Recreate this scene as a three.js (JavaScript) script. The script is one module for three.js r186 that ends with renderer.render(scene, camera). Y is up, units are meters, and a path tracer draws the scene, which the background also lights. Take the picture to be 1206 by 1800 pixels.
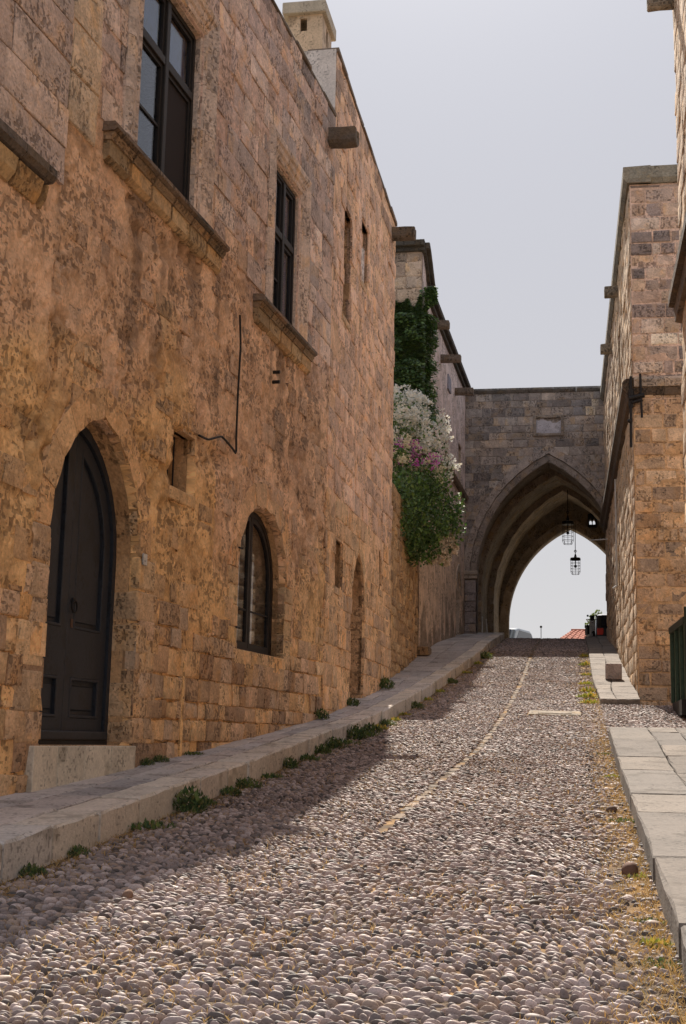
import * as THREE from 'three';
import { mergeGeometries } from 'three/addons/utils/BufferGeometryUtils.js';
import { RoundedBoxGeometry } from 'three/addons/geometries/RoundedBoxGeometry.js';

// ---------------------------------------------------------------- camera, sky, sun, exposure
const EYE = 1.5, RAD = Math.PI / 180;
const scene = new THREE.Scene();
const camera = new THREE.PerspectiveCamera(42.73, 1206 / 1800, 0.1, 2000);
camera.position.set(0, EYE, 0);
camera.rotation.set(9.866 * RAD, 10.179 * RAD, 1.2 * RAD, 'YXZ');
camera.updateMatrixWorld(true); camera.updateProjectionMatrix();
const renderer = new THREE.WebGLRenderer({ antialias: true });
renderer.toneMapping = THREE.LinearToneMapping;
renderer.toneMappingExposure = 1.8;
renderer.shadowMap.enabled = true;
renderer.shadowMap.type = THREE.PCFSoftShadowMap;

const SUN_EL = 48 * RAD, SUN_AZ = 8.0 * RAD;             // azimuth: to the left of the street axis (-z)
const sunDir = new THREE.Vector3(-Math.sin(SUN_AZ) * Math.cos(SUN_EL), Math.sin(SUN_EL), -Math.cos(SUN_AZ) * Math.cos(SUN_EL));
{ // pale hazy sky: lilac grey above, warmer and lighter towards the horizon, an aureole round the sun
  const W = 512, H = 256, d = new Float32Array(W * H * 4), v = new THREE.Vector3();
  for (let j = 0; j < H; j++) for (let i = 0; i < W; i++) {
    const th = ((j + .5) / H - .5) * Math.PI, ph = ((i + .5) / W - .5) * 2 * Math.PI;
    v.set(Math.cos(th) * Math.cos(ph), Math.sin(th), Math.cos(th) * Math.sin(ph));
    const e = Math.max(0, v.y), k = Math.exp(-e * 3.6);
    let r = .3 + .11 * k, g = .308 + .094 * k, b = .356 + .036 * k;
    const a = Math.acos(Math.min(1, v.dot(sunDir))) / RAD, m = 1.4 * Math.exp(-a / 6);
    r += m; g += m * .96; b += m * .88;
    if (v.y < 0) { const q = Math.min(1, -v.y * 12); r += (.2 - r) * q; g += (.17 - g) * q; b += (.14 - b) * q; }
    d.set([r, g, b, 1], (j * W + i) * 4);
  }
  const t = new THREE.DataTexture(d, W, H, THREE.RGBAFormat, THREE.FloatType);
  t.mapping = THREE.EquirectangularReflectionMapping; t.magFilter = t.minFilter = THREE.LinearFilter; t.needsUpdate = true;
  scene.background = t; scene.environment = t;
}
const sun = new THREE.DirectionalLight(new THREE.Color().setRGB(1, .9, .78), 4.9);
sun.position.copy(sunDir).multiplyScalar(90).add(new THREE.Vector3(0, 0, -22)); sun.target.position.set(0, 0, -22);
sun.castShadow = true; sun.shadow.mapSize.set(4096, 4096); sun.shadow.radius = 1;
Object.assign(sun.shadow.camera, { left: -45, right: 45, top: 45, bottom: -45, near: 1, far: 220 });
scene.add(sun, sun.target);

// ---------------------------------------------------------------- random numbers and noise
function rngOf(s) { return () => { s |= 0; s = s + 0x6D2B79F5 | 0; let t = Math.imul(s ^ s >>> 15, 1 | s); t = t + Math.imul(t ^ t >>> 7, 61 | t) ^ t; return ((t ^ t >>> 14) >>> 0) / 4294967296; }; }
const R = rngOf(20240611);
const rr = (a, b, f = R) => a + (b - a) * f();
const pick = (l, f = R) => l[Math.floor(f() * l.length)];
const clamp = (x, a = 0, b = 1) => Math.min(b, Math.max(a, x));
const smooth = (a, b, x) => { const t = clamp((x - a) / (b - a)); return t * t * (3 - 2 * t); };
const HASH = new Float32Array(65536); { const f = rngOf(77); for (let i = 0; i < 65536; i++) HASH[i] = f(); }
const hsh = (x, y, s) => HASH[(Math.imul(x, 374761) + Math.imul(y, 668265) + Math.imul(s, 9277) ^ (x * 31 + y * 131 >> 3)) & 65535];
function vnoise(x, y, s = 0, per = 0) {                  // value noise, 0..1, tileable when per > 0
  const xi = Math.floor(x), yi = Math.floor(y), fx = x - xi, fy = y - yi;
  const m = per ? (a) => ((a % per) + per) % per : (a) => a & 1023;
  const u = fx * fx * fx * (fx * (fx * 6 - 15) + 10), v = fy * fy * fy * (fy * (fy * 6 - 15) + 10);
  const x0 = m(xi), x1 = m(xi + 1), y0 = m(yi), y1 = m(yi + 1);
  const a = hsh(x0, y0, s), b = hsh(x1, y0, s), c = hsh(x0, y1, s), d = hsh(x1, y1, s);
  return a + (b - a) * u + (c - a) * v + (a - b - c + d) * u * v;
}
function fbm(x, y, oct = 4, s = 0, per = 0) { let a = .5, t = 0, n = 0; for (let i = 0; i < oct; i++) { t += a * vnoise(x, y, s + i * 7, per); n += a; x *= 2; y *= 2; per *= 2; a *= .5; } return t / n; }

// ---------------------------------------------------------------- textures: grain, pits, stains
const lin2s = (c) => 255 * (c <= .0031308 ? 12.92 * c : 1.055 * Math.pow(c, 1 / 2.4) - .055);
function makeTex(N, f, color) {
  const d = new Uint8Array(N * N * 4);
  for (let j = 0; j < N; j++) for (let i = 0; i < N; i++) {
    const o = f(i / N, j / N), k = (j * N + i) * 4;
    if (color) { d[k] = clamp(lin2s(Math.max(0, o[0])), 0, 255); d[k + 1] = clamp(lin2s(Math.max(0, o[1])), 0, 255); d[k + 2] = clamp(lin2s(Math.max(0, o[2])), 0, 255); }
    else d[k] = d[k + 1] = d[k + 2] = clamp(o, 0, 1) * 255;
    d[k + 3] = 255;
  }
  const t = new THREE.DataTexture(d, N, N); t.wrapS = t.wrapT = THREE.RepeatWrapping; t.magFilter = THREE.LinearFilter; t.minFilter = THREE.LinearMipmapLinearFilter; t.generateMipmaps = true;
  if (color) t.colorSpace = THREE.SRGBColorSpace; t.needsUpdate = true; return t;
}
const pits = (u, v, s, big = .8) => { const a = vnoise(u * 60, v * 60, s, 60), b = vnoise(u * 128, v * 128, s + 3, 128), c = vnoise(u * 34, v * 34, s + 9, 34), z = smooth(.3, .6, vnoise(u * 9, v * 9, s + 5, 9)); return clamp(smooth(.66, .82, a) * z + .75 * smooth(.7, .88, b) * (.35 + .65 * z) + big * smooth(.72, .84, c * .8 + a * .2) * z); };
const stoneC = makeTex(1024, (u, v) => {
  const big = fbm(u * 5, v * 5, 3, 11, 5), fine = fbm(u * 90, v * 90, 3, 31, 90), p = pits(u, v, 50, .25);
  const lich = smooth(.56, .7, fbm(u * 12, v * 12, 4, 61, 12)), och = smooth(.52, .7, fbm(u * 7, v * 7, 4, 81, 7)), pale = smooth(.6, .72, fbm(u * 16, v * 16, 3, 95, 16));
  let m = (.62 + .32 * big + .4 * (fine - .5)) * (1 - .5 * p);
  let c = [m, m, m];
  c = [c[0] * (1 + .06 * och), c[1] * (1 - .05 * och), c[2] * (1 - .22 * och)];
  const g = .72 * (c[0] + c[1] + c[2]) / 3; c = c.map((x, i) => x + (g * [.98, 1, 1.04][i] - x) * .5 * lich);
  return c.map((x) => x * (1 + .2 * pale));
}, true);
const stoneB = makeTex(1024, (u, v) => { const p = pits(u, v, 50, .25); return .45 + .14 * fbm(u * 14, v * 14, 3, 21, 14) + .34 * fbm(u * 60, v * 60, 4, 31, 60) - .5 * p; });
const plastC = makeTex(1024, (u, v) => {
  const big = fbm(u * 4, v * 4, 4, 111, 4), fine = fbm(u * 110, v * 110, 3, 131, 110), spot = smooth(.66, .76, fbm(u * 22, v * 22, 3, 141, 22)), dk = smooth(.58, .7, fbm(u * 10, v * 10, 4, 151, 10));
  const m = (.66 + .26 * big + .34 * (fine - .5)) * (1 - .2 * dk) * (1 + .18 * spot) * (1 - .5 * pits(u, v, 191));
  return [m, m * (1 - .04 * dk), m * (1 - .1 * dk)];
}, true);
const plastB = makeTex(1024, (u, v) => .4 + .2 * fbm(u * 18, v * 18, 3, 171, 18) + .4 * fbm(u * 80, v * 80, 4, 181, 80) - .4 * pits(u, v, 191));
const fineC = makeTex(512, (u, v) => { const st = smooth(.54, .68, fbm(u * 5, v * 5, 5, 231, 5)), sp = smooth(.7, .8, vnoise(u * 60, v * 60, 233, 60)) * smooth(.4, .6, vnoise(u * 7, v * 7, 234, 7)); const m = (.64 + .34 * fbm(u * 6, v * 6, 4, 211, 6) + .26 * (fbm(u * 70, v * 70, 2, 221, 70) - .5)) * (1 - .3 * st) * (1 - .4 * sp); return [m, m * (.985 - .02 * st), m * (.96 - .05 * st)]; }, true);
const fineB = makeTex(512, (u, v) => .3 + .4 * fbm(u * 24, v * 24, 4, 241, 24) + .3 * vnoise(u * 160, v * 160, 251, 160));
const woodC = makeTex(256, (u, v) => { const m = .7 + .5 * (fbm(u * 40, v * 3, 3, 261, 0) - .4); return [m, m, m]; }, true);
const rep = (t, m) => { const c = t.clone(); c.repeat.set(1 / m, 1 / m); c.needsUpdate = true; return c; };
const stC = rep(stoneC, 2.3), stB = rep(stoneB, 2.3), plC = rep(plastC, 2.6), plB = rep(plastB, 2.6), fiC = rep(fineC, 1.5), fiB = rep(fineB, 1.5);

const std = (o) => new THREE.MeshStandardMaterial({ side: THREE.DoubleSide, ...o });
const M = {
  stone: std({ vertexColors: true, map: stC, bumpMap: stB, bumpScale: .03, roughness: .95 }),
  plaster: std({ vertexColors: true, map: plC, bumpMap: plB, bumpScale: .024, roughness: .97 }),
  paving: std({ vertexColors: true, map: fiC, bumpMap: fiB, bumpScale: .008, roughness: .92 }),
  sand: std({ vertexColors: true, map: plC, bumpMap: plB, bumpScale: .02, roughness: 1 }),
  door: std({ color: new THREE.Color().setRGB(.026, .034, .05), map: fiC, bumpMap: fiB, bumpScale: .002, roughness: .55 }),
  darkWood: std({ color: new THREE.Color().setRGB(.022, .017, .015), map: fiC, roughness: .6 }),
  brownWood: std({ color: new THREE.Color().setRGB(.2, .12, .06), map: fiC, bumpMap: fiB, bumpScale: .004, roughness: .8 }),
  glass: new THREE.MeshPhysicalMaterial({ color: new THREE.Color().setRGB(.008, .012, .03), roughness: .06, ior: 1.52, side: THREE.DoubleSide }),
  screen: std({ color: new THREE.Color().setRGB(.018, .011, .01), roughness: .9 }),
  blind: std({ color: new THREE.Color().setRGB(.02, .045, .14), map: fiC, roughness: .85 }),
  curtain: std({ color: new THREE.Color().setRGB(.78, .75, .7), roughness: .9 }),
  iron: std({ color: new THREE.Color().setRGB(.012, .011, .012), roughness: .6, metalness: .3 }),
  clear: new THREE.MeshPhysicalMaterial({ color: new THREE.Color().setRGB(.86, .9, .95), roughness: .03, transmission: 1, thickness: 0, ior: 1.28, side: THREE.DoubleSide }),
  white: std({ color: new THREE.Color().setRGB(.75, .74, .72), map: fiC, roughness: .6 }),
  cable: std({ color: new THREE.Color().setRGB(.015, .014, .013), roughness: .7 }),
  limewash: std({ vertexColors: true, map: fiC, bumpMap: fiB, bumpScale: .004, roughness: .9 }),
  green: std({ color: new THREE.Color().setRGB(.05, .1, .06), map: fiC, bumpMap: fiB, bumpScale: .002, roughness: .5 }),
  greenDark: std({ color: new THREE.Color().setRGB(.012, .028, .018), roughness: .55 }),
  red: std({ color: new THREE.Color().setRGB(.42, .03, .025), roughness: .6 }),
  rubber: std({ color: new THREE.Color().setRGB(.012, .012, .013), roughness: .85 }),
  chrome: std({ color: new THREE.Color().setRGB(.6, .6, .62), roughness: .25, metalness: 1 }),
  tile: std({ color: new THREE.Color().setRGB(.42, .13, .075), map: fiC, roughness: .9 }),
  leaf: new THREE.MeshPhysicalMaterial({ color: 0xffffff, roughness: .8, transmission: .25, thickness: 0, side: THREE.DoubleSide, vertexColors: true }),
  leafInst: new THREE.MeshPhysicalMaterial({ color: 0xffffff, roughness: .6, transmission: .4, thickness: 0, side: THREE.DoubleSide }),
  petal: new THREE.MeshPhysicalMaterial({ color: 0xffffff, roughness: .9, transmission: .3, thickness: 0, side: THREE.DoubleSide }),
};

// ---------------------------------------------------------------- ground profile
const ZK = [-60, 0, 12, 30, 34, 38, 39, 47.5, 49.5, 54, 80, 2000], GK = [.074, .074, .074, .139, .17, .16, .115, .115, -.01, -.05, -.03, 0];
function ground(Z) {                                     // street height (world y) at distance Z = -z up the street
  if (Z <= 12) return .074 * Z;
  let y = .074 * 12;
  for (let i = 2; i < ZK.length - 1; i++) {
    const z1 = Math.min(Z, ZK[i + 1]), t = z1 - ZK[i], k = (GK[i + 1] - GK[i]) / (ZK[i + 1] - ZK[i]);
    if (i === 10) { y += -.03 * Math.min(t, 60); break; }
    y += GK[i] * t + .5 * k * t * t;
    if (Z <= ZK[i + 1]) break;
  }
  return y;
}
const lerpTab = (tab, Z) => { if (Z <= tab[0][0]) return tab[0][1]; for (let i = 0; i < tab.length - 1; i++) if (Z <= tab[i + 1][0]) { const t = (Z - tab[i][0]) / (tab[i + 1][0] - tab[i][0]); return tab[i][1] + (tab[i + 1][1] - tab[i][1]) * t; } return tab[tab.length - 1][1]; };
const kerbL = (Z) => lerpTab([[-5, -3.52], [9, -3.51], [13.2, -3.42], [17.4, -3.36], [21, -3.12], [25.5, -3.01], [31, -2.86], [36.4, -2.52], [40, -2.5], [60, -2.5]], Z);
const wallL = (Z) => lerpTab([[-5, -5.7], [10.4, -4.56], [19.97, -3.857], [27.1, -3.82], [27.12, -3.98], [34.2, -4.1], [45.5, -3.82], [60, -3.3]], Z);
const KERB_L = .24, KERB_R = .18, KERB_F = .12;

// ---------------------------------------------------------------- geometry helpers
const V3 = (x, y, z) => new THREE.Vector3(x, y, z);
const col = (r, g, b) => [r, g, b];
const vary = (c, k = .12, f = R) => { const m = 1 + rr(-k, k, f), h = rr(-k, k, f) * .3; return [c[0] * m * (1 + h), c[1] * m, c[2] * m * (1 - h)]; };
function tint(g, c) { const n = g.attributes.position.count, a = new Float32Array(n * 3); for (let i = 0; i < n; i++) a.set(c, i * 3); g.setAttribute('color', new THREE.BufferAttribute(a, 3)); return g; }
function triUV(g) {                                      // uv in metres from the face's main direction
  if (g.index) g = g.toNonIndexed();
  const p = g.attributes.position, n = g.attributes.normal, u = new Float32Array(p.count * 2), ox = rr(0, 9), oy = rr(0, 9);
  for (let i = 0; i < p.count; i += 3) {
    let ax = 0, ay = 0, az = 0;
    for (let k = 0; k < 3; k++) { ax += Math.abs(n.getX(i + k)); ay += Math.abs(n.getY(i + k)); az += Math.abs(n.getZ(i + k)); }
    for (let k = 0; k < 3; k++) {
      const x = p.getX(i + k), y = p.getY(i + k), z = p.getZ(i + k);
      if (az >= ax && az >= ay) u.set([x + ox, y + oy], (i + k) * 2); else if (ax >= ay) u.set([z + ox, y + oy], (i + k) * 2); else u.set([x + ox, z + oy], (i + k) * 2);
    }
  }
  g.setAttribute('uv', new THREE.BufferAttribute(u, 2)); return g;
}
const fin = (g, c = [1, 1, 1]) => { if (g.index) g = g.toNonIndexed(); if (!g.attributes.normal) g.computeVertexNormals(); if (!g.attributes.uv) g = triUV(g); for (const k of Object.keys(g.attributes)) if (!['position', 'normal', 'uv', 'color'].includes(k)) g.deleteAttribute(k); if (!g.attributes.color) tint(g, c); return g; };
const merge = (l) => { const keep = l.some((g) => g.attributes.color), m = mergeGeometries(l.map((g) => fin(g)), false); if (!keep) m.deleteAttribute('color'); return m; };
const used = {};
const numbered = (n) => { const k = used[n] = (used[n] ?? -1) + 1; return k ? `${n}_${String(k).padStart(3, '0')}` : n; };
function shade(m) { m.castShadow = m.receiveShadow = true; return m; }
function thing(name, label, category, at = [0, 0, 0], group) { const o = new THREE.Group(); o.name = numbered(name); o.position.set(...at); o.userData = { label, category }; if (group) o.userData.group = group; scene.add(o); return o; }
function structure(name, at = [0, 0, 0]) { const o = new THREE.Group(); o.name = name; o.userData = { kind: 'structure' }; o.position.set(...at); scene.add(o); return o; }
const worldPos = (o) => { const v = V3(0, 0, 0); for (let p = o; p && p !== scene; p = p.parent) v.add(p.position); return v; };
const ALB = [1.92, 1.88, 1.74];                           // the stone maps average about 0.6, so tones are scaled to the base colours meant
const toBase = (g, m) => { if (m === M.stone || m === M.plaster) { const c = g.attributes.color; for (let i = 0; i < c.count; i++) c.setXYZ(i, c.getX(i) * ALB[0], c.getY(i) * ALB[1], c.getZ(i) * ALB[2]); } return g; };
function part(parent, name, g, m, stuff, c) {            // g in world coordinates
  g = toBase(fin(g, c), m); const w = worldPos(parent); g.translate(-w.x, -w.y, -w.z);
  const o = shade(new THREE.Mesh(g, m)); o.name = name; if (stuff) o.userData.kind = 'stuff'; parent.add(o); return o;
}
function single(name, label, category, g, m, group, c) {  // a thing that is one mesh; g in world coordinates
  g = toBase(fin(g, c), m); g.computeBoundingBox(); const b = g.boundingBox, at = [(b.min.x + b.max.x) / 2, b.min.y, (b.min.z + b.max.z) / 2];
  g.translate(-at[0], -at[1], -at[2]); const o = shade(new THREE.Mesh(g, m)); o.name = numbered(name); o.position.set(...at); o.userData = { label, category }; if (group) o.userData.group = group; scene.add(o); return o;
}
class Face {                                             // a vertical wall face: a along, y above eye level, o outward
  constructor(x, Z, dx, dz) {
    const l = Math.hypot(dx, dz); this.O = V3(x, EYE, -Z); this.d = V3(dx / l, 0, dz / l); this.n = V3().crossVectors(this.d, V3(0, 1, 0));
    this.m = new THREE.Matrix4().makeBasis(this.d, V3(0, 1, 0), this.n).setPosition(this.O);
  }
  P(a, y, o = 0) { return V3(a, y, o).applyMatrix4(this.m); }
  Z(a) { return -(this.O.z + this.d.z * a); }
  G(a, off = 0) { return ground(this.Z(a)) + off - EYE; }  // ground level under the wall, relative to the eye
}
const faceAz = (x, Z, deg) => new Face(x, Z, Math.sin(deg * RAD), -Math.cos(deg * RAD));
const camN = V3();
function pixels(F, a, y, area) { const p = F.P(a, y), v = p.clone().sub(camera.position), d = v.length(); camN.copy(p).project(camera); if (camN.z > 1 || Math.abs(camN.x) > 1.02 || Math.abs(camN.y) > 1.02) return 0; return area * Math.abs(v.dot(F.n)) / d / (d * d); }
// convex polygons in the (a, y) plane, counter-clockwise
const rect = (a0, a1, y0, y1) => [[a0, y0], [a1, y0], [a1, y1], [a0, y1]];
function archPts(w, r, n) { const c = (r * r - w * w) / (2 * w), rad = w + c, l = [], t1 = Math.acos(clamp(c / rad, -1, 1)); for (let i = 0; i <= n; i++) { const t = t1 * i / n; l.push([-c + rad * Math.cos(t), rad * Math.sin(t)]); } return l; }   // right half, springing to apex
function archPoly(c, w, y0, ys, r, n = 8) { const q = archPts(w, r, n); return [[c - w, y0], [c + w, y0], ...q.map(([x, y]) => [c + x, ys + y]), ...q.slice(0, -1).reverse().map(([x, y]) => [c - x, ys + y])]; }
const area2 = (p) => { let s = 0; for (let i = 0; i < p.length; i++) { const a = p[i], b = p[(i + 1) % p.length]; s += a[0] * b[1] - b[0] * a[1]; } return s / 2; };
function halfClip(p, A, B, keepLeft) { const o = [], f = (q) => ((B[0] - A[0]) * (q[1] - A[1]) - (B[1] - A[1]) * (q[0] - A[0])) * (keepLeft ? 1 : -1); for (let i = 0; i < p.length; i++) { const a = p[i], b = p[(i + 1) % p.length], fa = f(a), fb = f(b); if (fa >= 0) o.push(a); if (fa * fb < 0) { const t = fa / (fa - fb); o.push([a[0] + (b[0] - a[0]) * t, a[1] + (b[1] - a[1]) * t]); } } return o; }
const bbox = (p) => { let a = 1e9, b = -1e9, c = 1e9, d = -1e9; for (const [x, y] of p) { a = Math.min(a, x); b = Math.max(b, x); c = Math.min(c, y); d = Math.max(d, y); } return [a, b, c, d]; };
function cut(polys, hole) { const hb = bbox(hole), out = []; for (const p of polys) { const b = bbox(p); if (b[0] >= hb[1] || b[1] <= hb[0] || b[2] >= hb[3] || b[3] <= hb[2]) { out.push(p); continue; } let cur = p; for (let i = 0; i < hole.length && cur.length > 2; i++) { const A = hole[i], B = hole[(i + 1) % hole.length], o = halfClip(cur, A, B, false); if (o.length > 2 && area2(o) > 2e-4) out.push(o); cur = halfClip(cur, A, B, true); } } return out; }
function inset(p, d) { let o = p.slice(); for (let i = 0; i < p.length; i++) { const A = p[i], B = p[(i + 1) % p.length], l = Math.hypot(B[0] - A[0], B[1] - A[1]); if (l < 1e-6) continue; const nx = -(B[1] - A[1]) / l * d, ny = (B[0] - A[0]) / l * d; o = halfClip(o, [A[0] + nx, A[1] + ny], [B[0] + nx, B[1] + ny], true); if (o.length < 3) return []; } return o; }
function inside(p, x, y) { for (let i = 0; i < p.length; i++) { const A = p[i], B = p[(i + 1) % p.length]; if ((B[0] - A[0]) * (y - A[1]) - (B[1] - A[1]) * (x - A[0]) < 0) return false; } return true; }
function nearest(p, x, y) { let best = 1e9, q = [x, y]; for (let i = 0; i < p.length; i++) { const A = p[i], B = p[(i + 1) % p.length], dx = B[0] - A[0], dy = B[1] - A[1], t = clamp(((x - A[0]) * dx + (y - A[1]) * dy) / (dx * dx + dy * dy + 1e-12)), X = A[0] + dx * t, Y = A[1] + dy * t, e = Math.hypot(X - x, Y - y); if (e < best) { best = e; q = [X, Y]; } } return q; }
const shapeOf = (p) => new THREE.Shape(p.map(([x, y]) => new THREE.Vector2(x, y)));
function slabPoly(F, poly, o0, o1, holes = [], bevel = 0) { // polygon extruded from o0 to o1 on a face
  const s = shapeOf(poly); for (const h of holes) s.holes.push(new THREE.Path(h.map(([x, y]) => new THREE.Vector2(x, y))));
  const g = new THREE.ExtrudeGeometry(s, { depth: o1 - o0 - bevel, bevelEnabled: bevel > 0, bevelSize: bevel, bevelThickness: bevel, bevelOffset: -bevel, bevelSegments: 1, steps: 1, curveSegments: 4 });
  g.translate(0, 0, o0); return triUV(g).applyMatrix4(F.m);
}
function lbox(F, a0, a1, y0, y1, o0, o1, r = 0) { const w = a1 - a0, h = y1 - y0, d = o1 - o0; let g = r ? new RoundedBoxGeometry(w, h, d, 1, Math.min(r, w / 2.1, h / 2.1, d / 2.1)) : new THREE.BoxGeometry(w, h, d); g.translate(a0 + w / 2, y0 + h / 2, o0 + d / 2); return triUV(g).applyMatrix4(F.m); }
function box(x0, x1, y0, y1, z0, z1, r = 0) { const w = x1 - x0, h = y1 - y0, d = z1 - z0; const g = r ? new RoundedBoxGeometry(w, h, d, 1, r) : new THREE.BoxGeometry(w, h, d); g.translate(x0 + w / 2, y0 + h / 2, z0 + d / 2); return triUV(g); }
function stoneGeo(F, a0, a1, y0, y1, o, f, ch = .014, bulge = .012, jit = .008, depth = .1) {  // a rough block: chamfered rim, uneven face
  const w = a1 - a0, h = y1 - y0, c = Math.min(ch, w * .3, h * .3), us = [0, c, w - c, w], vs = [0, c, h - c, h], pos = [], uv = [], idx = [];
  const J = () => rr(-jit, jit, f), ua = rr(0, 30, f), va = rr(0, 30, f), tilt = rr(-.01, .01, f), tilt2 = rr(-.008, .008, f);
  const P = [];
  for (let j = 0; j < 4; j++) for (let i = 0; i < 4; i++) { const rim = i === 0 || i === 3 || j === 0 || j === 3; const x = us[i] + (rim ? J() : J() * 2), y = vs[j] + (rim ? J() : J() * 1.4); P.push([a0 + x, y0 + y, o + tilt * (i - 1.5) + tilt2 * (j - 1.5) + (rim ? -c * 1.1 : rr(-.2, 1, f) * bulge)]); }
  for (const p of P) { pos.push(...p); uv.push(p[0] + ua, p[1] + va); }
  for (let j = 0; j < 3; j++) for (let i = 0; i < 3; i++) { const k = j * 4 + i; idx.push(k, k + 1, k + 5, k, k + 5, k + 4); }
  const g = new THREE.BufferGeometry(); g.setAttribute('position', new THREE.Float32BufferAttribute(pos, 3)); g.setAttribute('uv', new THREE.Float32BufferAttribute(uv, 2)); g.setIndex(idx); g.computeVertexNormals();
  const front = g.toNonIndexed(), rim = [0, 1, 2, 3, 7, 11, 15, 14, 13, 12, 8, 4], sp = [], su = [];
  for (let i = 0; i < 12; i++) { const A = P[rim[i]], B = P[rim[(i + 1) % 12]], b = o - depth; sp.push(...A, A[0], A[1], b, B[0], B[1], b, ...A, B[0], B[1], b, ...B); const t = A[0] + A[1], t2 = B[0] + B[1]; su.push(t, A[2], t, b, t2, b, t, A[2], t2, b, t2, B[2]); }
  const s = new THREE.BufferGeometry(); s.setAttribute('position', new THREE.Float32BufferAttribute(sp, 3)); s.setAttribute('uv', new THREE.Float32BufferAttribute(su, 2)); s.computeVertexNormals();
  return mergeGeometries([front, s]).applyMatrix4(F.m);
}
// courses of blocks on a face, cut round openings; returns [{g, score}]
function masonry(F, o) {
  const f = rngOf(o.seed), list = [];
  let y = o.y0;
  while (y < o.y1) {
    const h = Math.min(rr(o.course[0], o.course[1], f), o.y1 - y + .001);
    if (h < .08) break;
    let a = o.a0 - (o.a0fixed ? 0 : rr(0, o.len[1], f));
    while (a < o.a1) {
      let L = rr(o.len[0], o.len[1], f); if (f() < .18) L *= .6; let b = a + L; if (o.a1 - b < o.len[0] * .6) b = o.a1; b = Math.min(b, o.a1);
      const A = Math.max(a, o.a0), am = (A + b) / 2, ym = y + h / 2; a = b;
      if (b - A < .06) continue;
      const lo = o.bottom ? o.bottom(am) : -1e9, hi = o.top ? o.top(am) : 1e9;
      if (ym + h / 2 < lo || ym + h / 2 > hi + .02) continue;
      if (o.skip && o.skip(am, ym, f)) continue;
      const gp = o.gap * rr(.6, 1.5, f), x0 = A + gp, x1 = b - gp, y0 = y + gp, y1 = y + h - gp;
      const pr = o.proud(am, ym, f), c = o.color(am, ym, f);
      let g, area = (x1 - x0) * (y1 - y0);
      const base = rect(x0, x1, y0, y1); let polys = [base]; for (const hp of o.holes || []) polys = cut(polys, hp);
      if (polys.length === 1 && polys[0] === base) g = stoneGeo(F, x0, x1, y0, y1, pr, f, o.ch, o.bulge, o.jit, o.depth || .1);
      else { const ps = polys.filter((p) => area2(p) > 8e-4); area = ps.reduce((s, p) => s + area2(p), 0); if (area < .012) continue; g = merge(ps.map((p) => slabPoly(F, p, pr - (o.depth || .1), pr))); }
      list.push({ g: tint(fin(g), c), score: pixels(F, am, ym, area) });
    }
    y += h;
  }
  return list;
}
function addStones(parent, name, list, mat, max = 300) {
  list.sort((p, q) => q.score - p.score);
  const own = list.slice(0, max).filter((s) => s.score > 0), rest = list.slice(own.length);
  for (const s of own) part(parent, name, s.g, mat);
  if (rest.length) part(parent, 'stonework', merge(rest.map((s) => s.g)), mat, true);
}
function bed(F, o) {                                     // uneven mortar or plaster skin with openings
  const na = Math.ceil((o.a1 - o.a0) / o.step), ny = Math.ceil((o.y1 - o.y0) / o.step), pos = [], uv = [], cl = [], idx = [], inn = [];
  for (let j = 0; j <= ny; j++) for (let i = 0; i <= na; i++) {
    let a = o.a0 + (o.a1 - o.a0) * i / na, y = o.y0 + (o.y1 - o.y0) * j / ny, hit = -1;
    if (o.top) { const t = o.top(a); if (y > t) y = t; }
    (o.holes || []).forEach((h, k) => { if (inside(h, a, y)) hit = k; });
    inn.push(hit); let d = o.disp(a, y);
    if (hit >= 0) { [a, y] = nearest(o.holes[hit], a, y); d = o.edge ?? -.028; }
    pos.push(a, y, d); uv.push(a, y); cl.push(...o.color(a, y));
  }
  for (let j = 0; j < ny; j++) for (let i = 0; i < na; i++) { const k = j * (na + 1) + i, q = [k, k + 1, k + na + 2, k + na + 1]; if (q.every((m) => inn[m] >= 0)) continue; idx.push(q[0], q[1], q[2], q[0], q[2], q[3]); }
  const g = new THREE.BufferGeometry(); g.setAttribute('position', new THREE.Float32BufferAttribute(pos, 3)); g.setAttribute('uv', new THREE.Float32BufferAttribute(uv, 2)); g.setAttribute('color', new THREE.Float32BufferAttribute(cl, 3)); g.setIndex(idx); g.computeVertexNormals();
  return g.toNonIndexed().applyMatrix4(F.m);
}
function sweepProfile(F, prof, a0, a1, cap = true) {     // profile [o, y] run along a
  const s = new THREE.Shape(prof.map(([o, y]) => new THREE.Vector2(o, y))), g = new THREE.ExtrudeGeometry(s, { depth: a1 - a0, bevelEnabled: false, steps: 1 });
  const m = new THREE.Matrix4().makeBasis(V3(0, 0, 1), V3(0, 1, 0), V3(1, 0, 0)).setPosition(a0, 0, 0); g.applyMatrix4(m);
  const h = g.toNonIndexed(); h.computeVertexNormals(); return triUV(h).applyMatrix4(F.m);
}
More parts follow.
